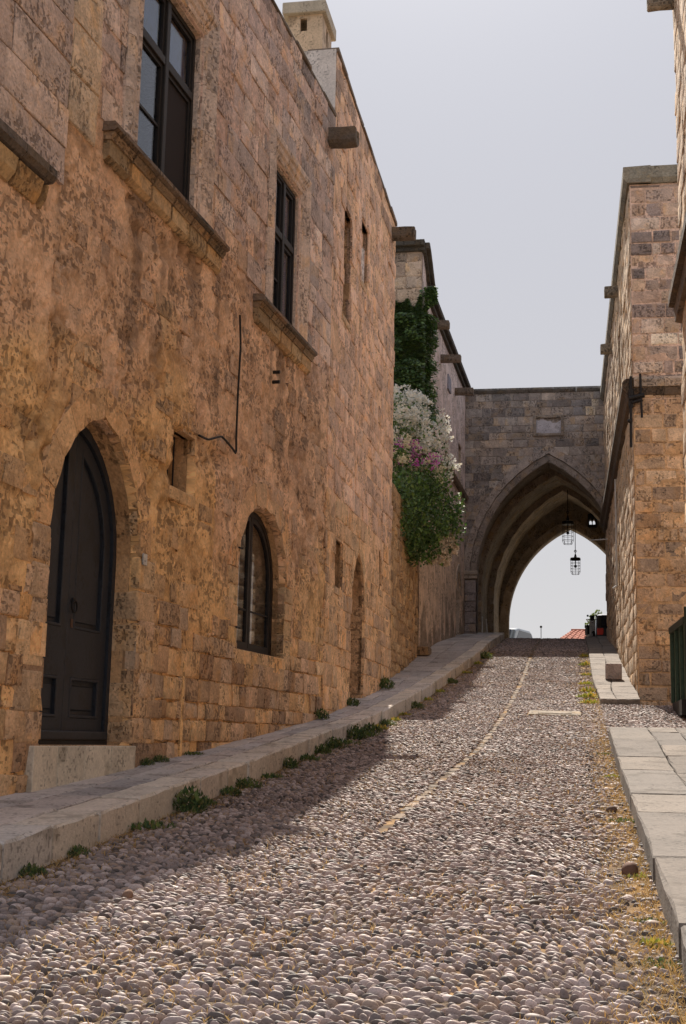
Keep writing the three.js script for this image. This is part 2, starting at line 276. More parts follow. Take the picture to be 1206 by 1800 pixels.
function quadSlab(q, h, ch, wear = .006) {               // worn slab from four top corners (x, y, z), counter-clockwise from above
  const n = 4, ring = []; for (let i = 0; i < 4; i++) for (let k = 0; k < n; k++) { const p = q[i].clone().lerp(q[(i + 1) % 4], k / n), corner = k === 0 ? 1.6 : 1; p.x += rr(-wear, wear) * corner; p.z += rr(-wear, wear) * corner; ring.push(p); }
  const c = q.reduce((s, p) => s.add(p), V3(0, 0, 0)).multiplyScalar(.25), m = ring.length;
  const t = ring.map((p) => { const v = c.clone().sub(p), l = v.length(), o = p.clone().add(v.multiplyScalar(ch * rr(.8, 2.2) / l)); o.y -= rr(0, wear * .5); return o; }), e = ring.map((p) => p.clone().setY(p.y - ch * rr(.7, 1.5))), b = ring.map((p) => p.clone().setY(p.y - h)), pos = [];
  const tri = (A, B, C) => pos.push(A.x, A.y, A.z, B.x, B.y, B.z, C.x, C.y, C.z);
  for (let i = 0; i < m; i++) { const j = (i + 1) % m; tri(c, t[i], t[j]); tri(e[i], e[j], t[j]); tri(e[i], t[j], t[i]); tri(b[i], b[j], e[j]); tri(b[i], e[j], e[i]); }
  const g = new THREE.BufferGeometry(); g.setAttribute('position', new THREE.Float32BufferAttribute(pos, 3)); g.computeVertexNormals(); return triUV(g);
}
const tube = (pts, r, seg = 24, rad = 6) => new THREE.TubeGeometry(new THREE.CatmullRomCurve3(pts, false, 'catmullrom', .2), seg, r, rad);
function rod(A, B, r, n = 8) { const g = new THREE.CylinderGeometry(r, r, A.distanceTo(B), n); g.applyQuaternion(new THREE.Quaternion().setFromUnitVectors(V3(0, 1, 0), B.clone().sub(A).normalize())); g.translate((A.x + B.x) / 2, (A.y + B.y) / 2, (A.z + B.z) / 2); return g; }

// ---------------------------------------------------------------- terrain and street
{
  const xs = [-400, -120, -40, -14, -8, -4, 0, 4, 8, 14, 40, 120, 400], zs = []; for (let z = -40; z < 60; z += 2) zs.push(z); zs.push(60, 70, 80, 100, 130, 200, 400, 1000);
  const pos = [], idx = []; for (const Z of zs) for (const x of xs) pos.push(x, ground(Z) - .16, -Z);
  for (let j = 0; j < zs.length - 1; j++) for (let i = 0; i < xs.length - 1; i++) { const k = j * xs.length + i; idx.push(k, k + 1, k + xs.length + 1, k, k + xs.length + 1, k + xs.length); }
  const g = new THREE.BufferGeometry(); g.setAttribute('position', new THREE.Float32BufferAttribute(pos, 3)); g.setIndex(idx); g.computeVertexNormals();
  const o = shade(new THREE.Mesh(fin(g, col(.3, .25, .18)), M.sand)); o.name = 'terrain'; o.userData.kind = 'structure'; scene.add(o);
}
const street = structure('street');
const gutterX = (Z) => lerpTab([[8, -1.6], [11.4, -1.52], [14.1, -1.47], [17.5, -1.32], [21, -1.28], [37, -1.22], [48, -1.2]], Z);
const streetR = (Z) => Z > 20.02 && Z < 25.8 ? 4.6 : Z > 25.8 ? .38 : .47;
const lump = (x, Z) => .022 * (fbm(x * 1.1, Z * 1.1, 3, 301) - .5) + .02 * (fbm(x * .35, Z * .35, 2, 311) - .5);
{ // sandy earth between the pebbles, colour darkened to paint in the gap shadows
  const pos = [], uv = [], cl = [], idx = [], NX = 84; let rows = 0;
  for (let Z = -3; Z <= 51; Z += .09) {
    rows++; const x0 = kerbL(Z) - .08, x1 = streetR(Z) + .08;
    for (let i = 0; i <= NX; i++) { const x = x0 + (x1 - x0) * i / NX; const m = fbm(x * 2.2, Z * 2.2, 4, 321), q = smooth(.44, .6, m), w = fbm(x * 9, Z * 9, 2, 331); pos.push(x, ground(Z) + lump(x, Z), -Z); uv.push(x, Z); cl.push(.12 + .2 * q + .08 * (w - .5), .083 + .115 * q + .05 * (w - .5), .052 + .035 * q + .03 * (w - .5)); }
  }
  for (let j = 0; j < rows - 1; j++) for (let i = 0; i < NX; i++) { const k = j * (NX + 1) + i; idx.push(k, k + 1, k + NX + 2, k, k + NX + 2, k + NX + 1); }
  const g = new THREE.BufferGeometry(); g.setAttribute('position', new THREE.Float32BufferAttribute(pos, 3)); g.setAttribute('uv', new THREE.Float32BufferAttribute(uv, 2)); g.setAttribute('color', new THREE.Float32BufferAttribute(cl, 3)); g.setIndex(idx); g.computeVertexNormals();
  part(street, 'earth_bed', g, M.sand);
}
function pebbleGeo(seed) {
  let g = new THREE.IcosahedronGeometry(1, 3); const p = g.attributes.position, f = rngOf(seed), sx = rr(0, 50, f), e = rr(.75, 1, f);
  for (let i = 0; i < p.count; i++) { const v = V3(p.getX(i), p.getY(i), p.getZ(i)), k = 1 + .28 * (vnoise(v.x * 1.3 + sx, v.z * 1.3 + v.y * 1.7 + sx, seed) - .5) + .1 * (vnoise(v.x * 3 + sx, v.z * 3 + v.y * 3, seed + 1) - .5); v.multiplyScalar(k); v.x = Math.sign(v.x) * Math.pow(Math.abs(v.x), e); p.setXYZ(i, v.x, v.y, v.z); }
  const n = new Float32Array(p.count * 3), acc = new Map(), key = (i) => `${p.getX(i).toFixed(4)},${p.getY(i).toFixed(4)},${p.getZ(i).toFixed(4)}`;
  g.computeVertexNormals(); const q = g.attributes.normal; for (let i = 0; i < p.count; i++) { const k = key(i), a = acc.get(k) || V3(0, 0, 0); a.add(V3(q.getX(i), q.getY(i), q.getZ(i))); acc.set(k, a); }
  for (let i = 0; i < p.count; i++) { const a = acc.get(key(i)).clone().normalize(); n.set([a.x, a.y, a.z], i * 3); }
  g.setAttribute('normal', new THREE.BufferAttribute(n, 3)); return g;
}
{
  const geos = [1, 2, 3, 4, 5].map((i) => pebbleGeo(i * 13)), tex = rep(fineC, .25);
  const tones = [[.41, .325, .305], [.33, .262, .25], [.49, .395, .375], [.22, .176, .165], [.4, .295, .235], [.12, .098, .093], [.6, .495, .475], [.28, .222, .208]];
  const mats = tones.map((c) => std({ color: new THREE.Color().setRGB(...c), map: tex, roughness: .58 }));
  const all = []; const v = V3();
  const f = rngOf(991);
  for (let Z = 3.4; Z < 51; ) {
    const pz = Z > 26 ? .05 : .038;
    const x0 = kerbL(Z) + .03, x1 = streetR(Z) - .02;
    let x = x0 + rr(0, .06, f);
    while (x < x1) {
      const dens = fbm(x * .8, Z * .8, 2, 351), big = f() < .06 ? 1.45 : 1, L = rr(.018, .044, f) * big * (.75 + .5 * dens), Wd = rr(.0095, .0165, f) * big, H = rr(.024, .042, f) * Math.min(big, 1.2);
      const zz = Z + rr(-.016, .016, f), xx = x + L * .9, edge = Math.min(xx - x0, x1 - xx);
      x += L * 1.8 + rr(.002, .016, f);
      if (Math.abs(xx - gutterX(zz)) < .05 && zz > 10.5) continue;
      if (xx > -.86 && xx < .1 && zz > 23.55 && zz < 24.35) continue;
      if (f() < (edge < .3 ? .3 : .03)) continue;
      const yaw = (fbm(xx * .9, zz * .9, 2, 361) - .5) * 2.0 + rr(-.3, .3, f);
      all.push({ x: xx, z: zz, L, Wd, H, yaw, y: ground(zz) + lump(xx, zz) - H * rr(.1, .5, f) + (edge < .25 ? -.006 : 0), t: Math.floor(f() * tones.length), g: Math.floor(f() * 5), rx: rr(-.3, .3, f), rz: rr(-.15, .15, f) });
    }
    Z += pz;
  }
  for (const p of all) { v.set(p.x, p.y, -p.z).project(camera); const d2 = p.x * p.x + p.z * p.z; p.s = (Math.abs(v.x) < 1 && Math.abs(v.y) < .995) ? p.L * p.H / d2 : 0; }
  const order = all.map((_, i) => i).sort((a, b) => all[b].s - all[a].s), own = new Set(order.slice(0, 300));
  const m4 = new THREE.Matrix4(), q = new THREE.Quaternion(), e = new THREE.Euler();
  const place = (p) => { e.set(p.rx, p.yaw, p.rz, 'YXZ'); q.setFromEuler(e); return m4.compose(V3(p.x, p.y, -p.z), q, V3(p.L, p.H, p.Wd)); };
  all.forEach((p, i) => { if (!own.has(i)) return; const o = shade(new THREE.Mesh(geos[p.g], mats[p.t])); o.name = 'pebble'; place(p).decompose(o.position, o.quaternion, o.scale); street.add(o); });
  const im = std({ color: 0xffffff, map: tex, roughness: .58 });
  for (let k = 0; k < 5; k++) {
    const l = all.filter((p, i) => p.g === k && !own.has(i)), o = shade(new THREE.InstancedMesh(geos[k], im, l.length)), c = new THREE.Color();
    l.forEach((p, i) => { o.setMatrixAt(i, place(p)); const t = vary(tones[p.t], .1, f); o.setColorAt(i, c.setRGB(...t)); });
    o.name = 'pebbles'; o.userData.kind = 'stuff'; street.add(o);
  }
  console.log('pebbles', all.length);
}
{ // line of long flat stones down the middle
  const f = rngOf(431); let Z = 10.8;
  while (Z < 47) {
    const L = rr(.14, .42, f), w = rr(.03, .06, f), x0 = gutterX(Z) + rr(-.012, .012, f), x1 = gutterX(Z + L) + rr(-.012, .012, f), y = (z) => ground(z) + .01 + lump(gutterX(z), z);
    if (f() > .12) part(street, 'gutter_stone', quadSlab([V3(x0 - w, y(Z), -Z), V3(x0 + w, y(Z), -Z), V3(x1 + w, y(Z + L), -Z - L), V3(x1 - w, y(Z + L), -Z - L)], .06, .01), M.stone, false, vary(col(.15, .125, .11), .25, f));
    Z += L + rr(.02, .2, f);
  }
}
{ // drain slab set in the pebbles
  const t = thing('drain_cover', 'pale flat stone drain slab set among the sunlit pebbles', 'drain cover', [-.38, ground(23.95), -23.95]);
  const y = (z) => ground(z) + .028;
  part(t, 'slab', quadSlab([V3(-.84, y(23.58), -23.58), V3(.08, y(23.58), -23.58), V3(.08, y(24.32), -24.32), V3(-.84, y(24.32), -24.32)], .1, .012), M.stone, false, col(.17, .15, .132));
  part(t, 'lid', quadSlab([V3(-.68, y(23.72) + .012, -23.72), V3(-.08, y(23.72) + .012, -23.72), V3(-.08, y(24.18) + .012, -24.18), V3(-.68, y(24.18) + .012, -24.18)], .05, .01), M.stone, false, col(.18, .158, .14));
}
// ---------------------------------------------------------------- pavements
{
  const t = structure('left_pavement'), f = rngOf(555), K = (z) => ground(z) + KERB_L;
  const tone = () => vary(pick([[.6, .565, .57], [.52, .49, .5], [.65, .61, .6], [.56, .53, .54]], f), .1, f);
  let Z = 3;
  while (Z < 47) {                                       // kerbstones
    const L = Math.min(rr(.5, .95, f), 47.2 - Z), g = .008, w = .34, dy = rr(-.008, .008, f), a = Z + g, b = Z + L - g, j = rr(-.014, .014, f);
    part(t, 'kerbstone', quadSlab([V3(kerbL(a) - w, K(a) + dy, -a), V3(kerbL(a) + j, K(a) + dy, -a), V3(kerbL(b) + j, K(b) + dy, -b), V3(kerbL(b) - w, K(b) + dy, -b)], .42, .018), M.paving, false, vary(pick([[.76, .69, .62], [.72, .67, .63], [.8, .73, .65]], f), .08, f));
    Z += L;
  }
  for (let row = 0; row < 2; row++) {
    Z = 3 + row * .4;
    while (Z < 47) {
      const L = Math.min(rr(.7, 1.5, f), 47.3 - Z), a = Z + .005, b = Z + L - .005, dy = rr(-.007, .007, f);
      const X = (z, k) => { const i = kerbL(z) - .348, o = wallL(z) - .25, m = i + (wallL(z) - i) * .52; return k === 0 ? i : k === 1 ? m : o; };
      const g = row ? .005 : 0;
      part(t, 'paving_slab', quadSlab([V3(X(a, row + 1) + (row ? 0 : .005), K(a) + dy, -a), V3(X(a, row) - g, K(a) + dy, -a), V3(X(b, row) - g, K(b) + dy, -b), V3(X(b, row + 1) + (row ? 0 : .005), K(b) + dy, -b)], .3, .01), M.paving, false, tone());
      Z += L;
    }
  }
}
{
  const t = structure('right_pavement'), f = rngOf(666), K = (z) => ground(z) + KERB_R;
  const cols = [[.47, 1.02], [1.03, 1.42], [1.43, 1.95]];
  cols.forEach(([x0, x1], k) => {
    let Z = 3.2 + k * .5, end = 19.98; if (k) Z -= .9;
    while (Z < end) {
      let L = rr(1.1, 2.3, f); if (end - Z - L < .7) L = end - Z; const a = Z + .005, b = Z + L - .005, dy = rr(-.004, .004, f), s = .02 * Math.sin(Z * .8), s2 = .02 * Math.sin((Z + L) * .8), kx = k ? s : 0, kx2 = k ? s2 : 0;
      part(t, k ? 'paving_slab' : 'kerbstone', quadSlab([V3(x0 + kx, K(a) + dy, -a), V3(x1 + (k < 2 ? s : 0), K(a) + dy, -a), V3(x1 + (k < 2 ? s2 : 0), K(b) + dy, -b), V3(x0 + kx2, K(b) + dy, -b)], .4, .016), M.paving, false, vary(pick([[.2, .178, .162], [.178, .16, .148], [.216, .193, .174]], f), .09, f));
      Z += L;
    }
  });
  const u = structure('far_pavement'), KF = (z) => ground(z) + KERB_F;
  [[.37, .74], [.75, 1.6]].forEach(([x0, x1], k) => {
    let Z = 25.86; const end = 49;
    while (Z < end) {
      let L = rr(.9, 1.9, f); if (Z < 26) L = 1.22; if (end - Z - L < .6) L = end - Z; const a = Z + .005, b = Z + L - .005, xx = (z) => (k ? (z < 27.1 ? 1.21 : x1) : x1 + .03 * Math.sin(z * 1.3)), xl = (z) => (k ? x0 + .03 * Math.sin(z * 1.3) : x0 + .08 * smooth(31, 26, z) - .03 * smooth(30, 44, z));
      const bb = k === 0 && Z === 25.86 ? 0 : 0;
      part(u, 'paving_slab', quadSlab([V3(xl(a), KF(a), -a + bb), V3(xx(a), KF(a), -a), V3(xx(b), KF(b), -b), V3(xl(b), KF(b), -b)], .3, .014), M.paving, false, vary(pick([[.25, .22, .195], [.23, .203, .182]], f), .08, f));
      Z += L;
    }
  });
}

// ---------------------------------------------------------------- shared pieces of the houses
const dk = (c, k) => c.map((x) => x * k);
function spout(parent, F, a, y, len, r, c = col(.1, .085, .075)) {   // stone water spout: a channel open above, jutting out
  const s = new THREE.Shape(); s.moveTo(-r, r * .9); for (let k = 1; k < 8; k++) s.lineTo(-r * Math.cos(k * Math.PI / 8), r * .9 - r * .9 * Math.sin(k * Math.PI / 8)); s.lineTo(r, r * .9); s.lineTo(r, r * 1.9); s.lineTo(r * .55, r * 1.9); s.lineTo(r * .5, r * .9); s.lineTo(-r * .5, r * .9); s.lineTo(-r * .55, r * 1.9); s.lineTo(-r, r * 1.9); s.closePath();
  const g = new THREE.ExtrudeGeometry(s, { depth: len + .3, bevelEnabled: true, bevelSize: .015, bevelThickness: .02, bevelSegments: 1, steps: 4 });
  const p = g.attributes.position; for (let i = 0; i < p.count; i++) { const z = p.getZ(i), k = z / (len + .3); p.setXYZ(i, p.getX(i) * (1 - .12 * k) + .012 * (vnoise(z * 9, p.getY(i) * 12, 5) - .5), p.getY(i) + .02 * (vnoise(z * 7 + a, p.getX(i) * 15, 7) - .5) - .03 * k, z); }
  g.translate(a, y, -.3); let h = g.toNonIndexed(); h.computeVertexNormals(); return part(parent, 'water_spout', triUV(h).applyMatrix4(F.m), M.stone, false, c);
}
function frameStones(parent, F, a0, a1, y0, y1, prof, c, f, nj = 4, nl = 3) {  // moulded stone surround; prof: [out from opening edge, proud]
  const mk = (P) => { const pos = [], n = prof.length; for (let i = 0; i < n - 1; i++) { const A = P(i, 0), B = P(i + 1, 0), C = P(i + 1, 1), D = P(i, 1); pos.push(...A, ...B, ...C, ...A, ...C, ...D); } for (const e of [0, 1]) for (let i = 1; i < n - 1; i++) { const A = P(0, e), B = P(i, e), C = P(i + 1, e); pos.push(...A, ...(e ? B : C), ...(e ? C : B)); } const g = new THREE.BufferGeometry(); g.setAttribute('position', new THREE.Float32BufferAttribute(pos, 3)); g.computeVertexNormals(); return triUV(g).applyMatrix4(F.m); };
  for (const s of [0, 1]) for (let k = 0; k < nj; k++) {
    const t0 = k / nj, t1 = (k + 1) / nj;
    part(parent, 'jamb_stone', mk((i, e) => { const [q, o] = prof[i], yt = y1 + (k === nj - 1 ? q : 0), yy = k === nj - 1 ? [y0 + (y1 - y0) * t0 + .003, yt] : [y0 + (y1 - y0) * t0 + (k ? .003 : 0), y0 + (y1 - y0) * t1 - .003]; return [s ? a1 + q : a0 - q, yy[s ? 1 - e : e], o]; }), M.stone, false, vary(c, .09, f));
  }
  for (let k = 0; k < nl; k++) part(parent, 'lintel_stone', mk((i, e) => { const [q, o] = prof[i], L = a1 - a0, x0 = k === 0 ? a0 - q : a0 + L * k / nl + .003, x1 = k === nl - 1 ? a1 + q : a0 + L * (k + 1) / nl - .003; return [e ? x1 : x0, y1 + q, o]; }), M.stone, false, vary(c, .09, f));
}
function archRing(parent, F, name, c, ys, wi, ri, wo, ro, o0, o1, n, cl, f, m = M.stone) {  // wedge stones of a pointed arch
  const A = archPts(wi, ri, n * 2), B = archPts(wo, ro, n * 2);
  for (const s of [1, -1]) for (let k = 0; k < n; k++) { const q = [A[2 * k], B[2 * k], B[2 * k + 1], B[2 * k + 2], A[2 * k + 2], A[2 * k + 1]].map(([x, y]) => [c + s * x, ys + y]); const poly = s > 0 ? q : q.slice().reverse(); const g = inset(poly, .003); part(parent, name, slabPoly(F, g.length > 2 ? g : poly, o0, o1 + rr(-.006, .006, f)), m, false, vary(cl, .1, f)); }
}
function shell(parent, F, a0, a1, y0, y1, dep, floors, c) { const w = .2, l = [lbox(F, a0, a1, y0, y1, -dep, -dep + w), lbox(F, a0, a1, y1 - w, y1, -dep + w, -.552), lbox(F, a0, a0 + w, y0, y1 - w, -dep + w, -.552), lbox(F, a1 - w, a1, y0, y1 - w, -dep + w, -.552), ...floors.map((h) => lbox(F, a0 + w, a1 - w, h - .1, h + .1, -dep + w, -.552))]; return part(parent, 'house_shell', merge(l), M.plaster, false, c); }
// ---------------------------------------------------------------- near left house
const H1 = thing('stone_house', 'near left house of orange-brown eroded stone with tall pointed door and moulded upper windows', 'house', [-4.4, ground(13), -13]);
const F1 = faceAz(-4.56, 10.4, 4.2);
{
  const f = rngOf(1201), A0 = -3.2, A1 = 9.6, TOP = 10.2;
  const door = archPoly(1.33, .98, -.1, 1.8, 1.2), small = rect(3.13, 3.78, 2.7, 3.37), winE = archPoly(6.47, 1.02, 1.09, 2.1, .9), wA = rect(1.78, 3.48, 5.9, 8.22), wB = rect(6.52, 7.7, 5.78, 8.0);
  const wAo = rect(1.34, 3.92, 5.8, 8.66), wBo = rect(6.1, 8.12, 5.68, 8.42), holes = [door, small, winE, wA, wB];
  part(H1, 'wall_core', slabPoly(F1, rect(A0, A1, -2.2, TOP), -.55, -.1, holes), M.plaster, false, col(.4, .25, .14));
  shell(H1, F1, A0, A1, -2.2, TOP - .25, 6, [-.4, 4.9], col(.13, .11, .085));
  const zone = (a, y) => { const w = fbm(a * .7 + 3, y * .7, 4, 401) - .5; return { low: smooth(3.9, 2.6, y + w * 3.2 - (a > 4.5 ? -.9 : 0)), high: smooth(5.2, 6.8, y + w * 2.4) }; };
  const erode = (a, y) => smooth(.56, .66, fbm(a * 1.15 + 8, y * 1.5, 4, 405)) * smooth(1.6, 2.6, y) * smooth(7.2, 5.2, y) * (a < .1 && y > 2.7 ? 0 : 1);
  const streak = (a, y) => (y < 5.62 && y > 3.9 ? smooth(.6, .72, vnoise(a * 4.6, y * .35, 451)) * smooth(.25, .5, fbm(a * 3, y * 1.5, 3, 452)) * ((a > 1.2 && a < 4.7) || (a > 6 && a < 8.8) ? .38 : 0) : 0);
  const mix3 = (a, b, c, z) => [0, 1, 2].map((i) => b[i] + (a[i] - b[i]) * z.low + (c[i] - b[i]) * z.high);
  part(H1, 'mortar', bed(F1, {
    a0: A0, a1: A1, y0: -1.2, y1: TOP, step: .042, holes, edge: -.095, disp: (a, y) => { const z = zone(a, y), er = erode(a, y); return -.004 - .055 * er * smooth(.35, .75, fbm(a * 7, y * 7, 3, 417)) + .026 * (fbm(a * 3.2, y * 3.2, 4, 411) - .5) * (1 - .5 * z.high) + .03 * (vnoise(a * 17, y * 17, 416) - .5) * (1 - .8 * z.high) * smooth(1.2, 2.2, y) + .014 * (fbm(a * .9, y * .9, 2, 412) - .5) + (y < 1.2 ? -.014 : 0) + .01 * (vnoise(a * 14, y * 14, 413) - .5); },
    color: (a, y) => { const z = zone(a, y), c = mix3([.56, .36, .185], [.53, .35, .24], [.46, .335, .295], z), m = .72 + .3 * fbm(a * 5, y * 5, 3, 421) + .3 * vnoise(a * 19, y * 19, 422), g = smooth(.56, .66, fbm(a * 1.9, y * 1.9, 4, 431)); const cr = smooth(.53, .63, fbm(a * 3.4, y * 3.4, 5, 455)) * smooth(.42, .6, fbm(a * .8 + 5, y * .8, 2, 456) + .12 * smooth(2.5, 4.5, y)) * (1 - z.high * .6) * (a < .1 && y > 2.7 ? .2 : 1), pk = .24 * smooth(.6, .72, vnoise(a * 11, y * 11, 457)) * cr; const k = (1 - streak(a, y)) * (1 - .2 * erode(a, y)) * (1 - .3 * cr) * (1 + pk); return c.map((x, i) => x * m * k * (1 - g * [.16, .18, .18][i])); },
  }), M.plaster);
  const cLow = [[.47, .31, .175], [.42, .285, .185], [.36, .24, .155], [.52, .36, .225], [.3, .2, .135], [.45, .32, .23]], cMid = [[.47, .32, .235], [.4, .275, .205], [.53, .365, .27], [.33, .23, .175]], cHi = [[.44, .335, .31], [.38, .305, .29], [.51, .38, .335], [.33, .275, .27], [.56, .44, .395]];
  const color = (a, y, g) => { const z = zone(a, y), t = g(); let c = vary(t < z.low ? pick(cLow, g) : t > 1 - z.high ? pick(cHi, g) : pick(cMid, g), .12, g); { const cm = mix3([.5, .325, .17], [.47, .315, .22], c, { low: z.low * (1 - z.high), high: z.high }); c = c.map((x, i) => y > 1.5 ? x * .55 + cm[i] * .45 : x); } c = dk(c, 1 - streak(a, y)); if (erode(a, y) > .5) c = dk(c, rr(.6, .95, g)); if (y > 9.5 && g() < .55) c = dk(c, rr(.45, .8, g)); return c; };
  const stones = [
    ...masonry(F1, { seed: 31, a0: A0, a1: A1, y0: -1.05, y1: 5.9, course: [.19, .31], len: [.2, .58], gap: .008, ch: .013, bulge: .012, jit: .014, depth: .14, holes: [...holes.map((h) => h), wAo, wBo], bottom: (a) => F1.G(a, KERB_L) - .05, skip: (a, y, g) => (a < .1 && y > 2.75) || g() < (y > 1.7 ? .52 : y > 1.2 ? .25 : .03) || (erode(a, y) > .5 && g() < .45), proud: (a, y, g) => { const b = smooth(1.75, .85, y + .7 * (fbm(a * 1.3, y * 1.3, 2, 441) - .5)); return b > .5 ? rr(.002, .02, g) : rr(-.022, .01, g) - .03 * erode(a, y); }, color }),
    ...masonry(F1, { seed: 33, a0: .14, a1: A1, y0: 5.9, y1: TOP, course: [.27, .4], len: [.35, .85], gap: .005, ch: .012, bulge: .012, jit: .006, holes: [wAo, wBo], proud: (a, y, g) => rr(-.012, .02, g), color }),
    ...masonry(F1, { seed: 35, a0: A0, a1: .14, y0: 4.88, y1: TOP, course: [.36, .46], len: [.6, 1.05], gap: .006, ch: .008, bulge: .004, jit: .003, proud: (a, y, g) => rr(.03, .045, g), color: (a, y, g) => vary(pick([[.4, .315, .29], [.44, .345, .31], [.37, .3, .28]], g), .08, g) }),
    ...masonry(F1, { seed: 36, a0: .15, a1: .75, a0fixed: 1, y0: 5.0, y1: TOP, course: [.3, .55], len: [.22, .6], gap: .006, ch: .012, bulge: .008, jit: .01, depth: .12, skip: (a, y, g) => g() < .35, proud: (a, y, g) => rr(.024, .04, g), color: (a, y, g) => vary(pick([[.55, .42, .31], [.47, .36, .27], [.6, .48, .37]], g), .08, g) }),
  ];
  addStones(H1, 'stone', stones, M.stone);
  for (let a = A0; a < A1 - .1; a += .8) part(H1, 'coping_stone', lbox(F1, a + .003, Math.min(A1, a + .797), TOP - .01, TOP + .06 + rr(-.02, .03), -.5, .03 + rr(-.015, .02), .02), M.stone, false, vary(col(.12, .1, .085), .2, f));
  // plastered patch under the ledge
  // ledge that ends by the upper window
  const lp = [[-.1, 4.88], [.13, 4.87], [.17, 4.83], [.17, 4.76], [.13, 4.72], [-.1, 4.7]], lq = [[-.1, 4.698], [.11, 4.698], [.09, 4.58], [.03, 4.5], [-.1, 4.48]];
  let a = A0; while (a < -.27) { const b = Math.min(a + rr(.35, .6, f), -.25); part(H1, 'ledge_stone', sweepProfile(F1, lp, a + .003, b - .003), M.stone, false, vary(col(.11, .09, .08), .15, f)); part(H1, 'ledge_bracket', sweepProfile(F1, lq.map(([o, y]) => [o * rr(.8, 1.05, f), y]), a + .02, b - rr(.02, .1, f)), M.stone, false, vary(col(.33, .22, .12), .2, f)); a = b; }
  // upper windows
  const prof = [[0, -.4], [0, -.03], [.05, -.005], [.07, .02], [.1, .03], [.13, .01], [.16, .01], [.19, .035], [.26, .045], [.29, .07], [.36, .075], [.41, .055], [.44, .03], [.44, -.08]];
  const win = (p0, p1, y0, y1, pf, dep, tr, seed) => {
    const w = new THREE.Group(); w.name = 'window'; H1.add(w); const fr = rngOf(seed);
    frameStones(w, F1, p0, p1, y0, y1, pf, col(.46, .37, .33), fr);
    const o = -dep, mid = (p0 + p1) / 2, ty = y0 + (y1 - y0) * tr, W = .055;
    part(w, 'wooden_frame', merge([lbox(F1, p0, p1, y0, y0 + W, o - .05, o + .03), lbox(F1, p0, p1, y1 - W, y1, o - .05, o + .03), lbox(F1, p0, p0 + W, y0 + W, y1 - W, o - .05, o + .03), lbox(F1, p1 - W, p1, y0 + W, y1 - W, o - .05, o + .03), lbox(F1, mid - .05, mid + .05, y0 + W, y1 - W, o - .05, o + .045, .012), lbox(F1, p0 + W, mid - .05, ty - .05, ty + .05, o - .05, o + .04, .012), lbox(F1, mid + .05, p1 - W, ty - .05, ty + .05, o - .05, o + .04, .012)]), M.darkWood);
    for (const [x0, x1] of [[p0 + W, mid - .05], [mid + .05, p1 - W]]) for (const [q0, q1, low] of [[y0 + W, ty - .05, 1], [ty + .05, y1 - W, 0]]) {
      const s = .045, sash = part(w, 'sash', slabPoly(F1, rect(x0, x1, q0, q1), o - .04, o + .01, [rect(x0 + s, x1 - s, q0 + s, q1 - s).reverse()]), M.darkWood);
      if (low && x0 < mid) {                             // casement standing ajar, its panes turned to the sky
        const mm = q0 + (q1 - q0) * .48; for (const [r0, r1] of [[q0 + s, mm - .015], [mm + .015, q1 - s]]) part(w, 'pane', slabPoly(F1, rect(x0 + s, x1 - s, r0, r1), o - .02, o - .014), M.clear);
        part(w, 'glazing_bar', lbox(F1, x0 + s, x1 - s, mm - .015, mm + .015, o - .03, o + .004), M.darkWood);
      } else part(w, low ? 'insect_screen' : 'pane', slabPoly(F1, rect(x0 + s, x1 - s, q0 + s, q1 - s), o - .02, o - .014), low && p1 < 5 ? M.screen : M.clear);
      if (!low || p1 > 5) part(w, 'blue_blind', slabPoly(F1, rect(x0 + s, x1 - s, q0 + s, q1 - s), o - .08, o - .06), M.blind);
    }
  };
  win(1.78, 3.48, 5.9, 8.22, prof, .12, .66, 51);
  win(6.52, 7.7, 5.78, 8.0, prof.map(([q, o]) => [q * .95, o]), .1, .6, 52);
  const sill = (p0, p1, y, seed, n) => {
    const g = rngOf(seed), top = [[-.1, y], [.13, y - .01], [.16, y - .04], [.16, y - .08], [.13, y - .1], [-.1, y - .1]], mid = [[-.1, y - .102], [.115, y - .102], [.115, y - .13], [.09, y - .155], [.09, y - .18], [-.1, y - .18]], low = [[-.1, y - .182], [.07, y - .182], [.065, y - .34], [.02, y - .38], [-.1, y - .38]];
    for (let k = 0; k < n; k++) { const a0 = p0 + (p1 - p0) * k / n, a1 = p0 + (p1 - p0) * (k + 1) / n; part(H1, 'sill_slab', sweepProfile(F1, top, a0 + .002, a1 - .002), M.stone, false, vary(col(.13, .1, .082), .3, g)); part(H1, 'sill_moulding', sweepProfile(F1, mid, a0 + .03, a1 - .01), M.stone, false, vary(col(.2, .145, .1), .25, g)); part(H1, 'sill_corbel', sweepProfile(F1, low, a0 + .04, a1 - .015), M.stone, false, vary(col(.34, .235, .14), .3, g)); }
  };
  sill(.92, 4.25, 5.9, 61, 6); sill(5.66, 8.3, 5.78, 62, 5);
  // pointed door
  const d = new THREE.Group(); d.name = 'door'; H1.add(d);
  const leafArea = inset(archPoly(1.33, .97, -.06, 1.8, 1.19), .005), O = -.3;
  part(d, 'door_frame', slabPoly(F1, archPoly(1.33, .98, -.1, 1.8, 1.2, 12), O - .05, O + .05, [archPoly(1.33, .9, -.04, 1.8, 1.1, 12).reverse()]), M.door);
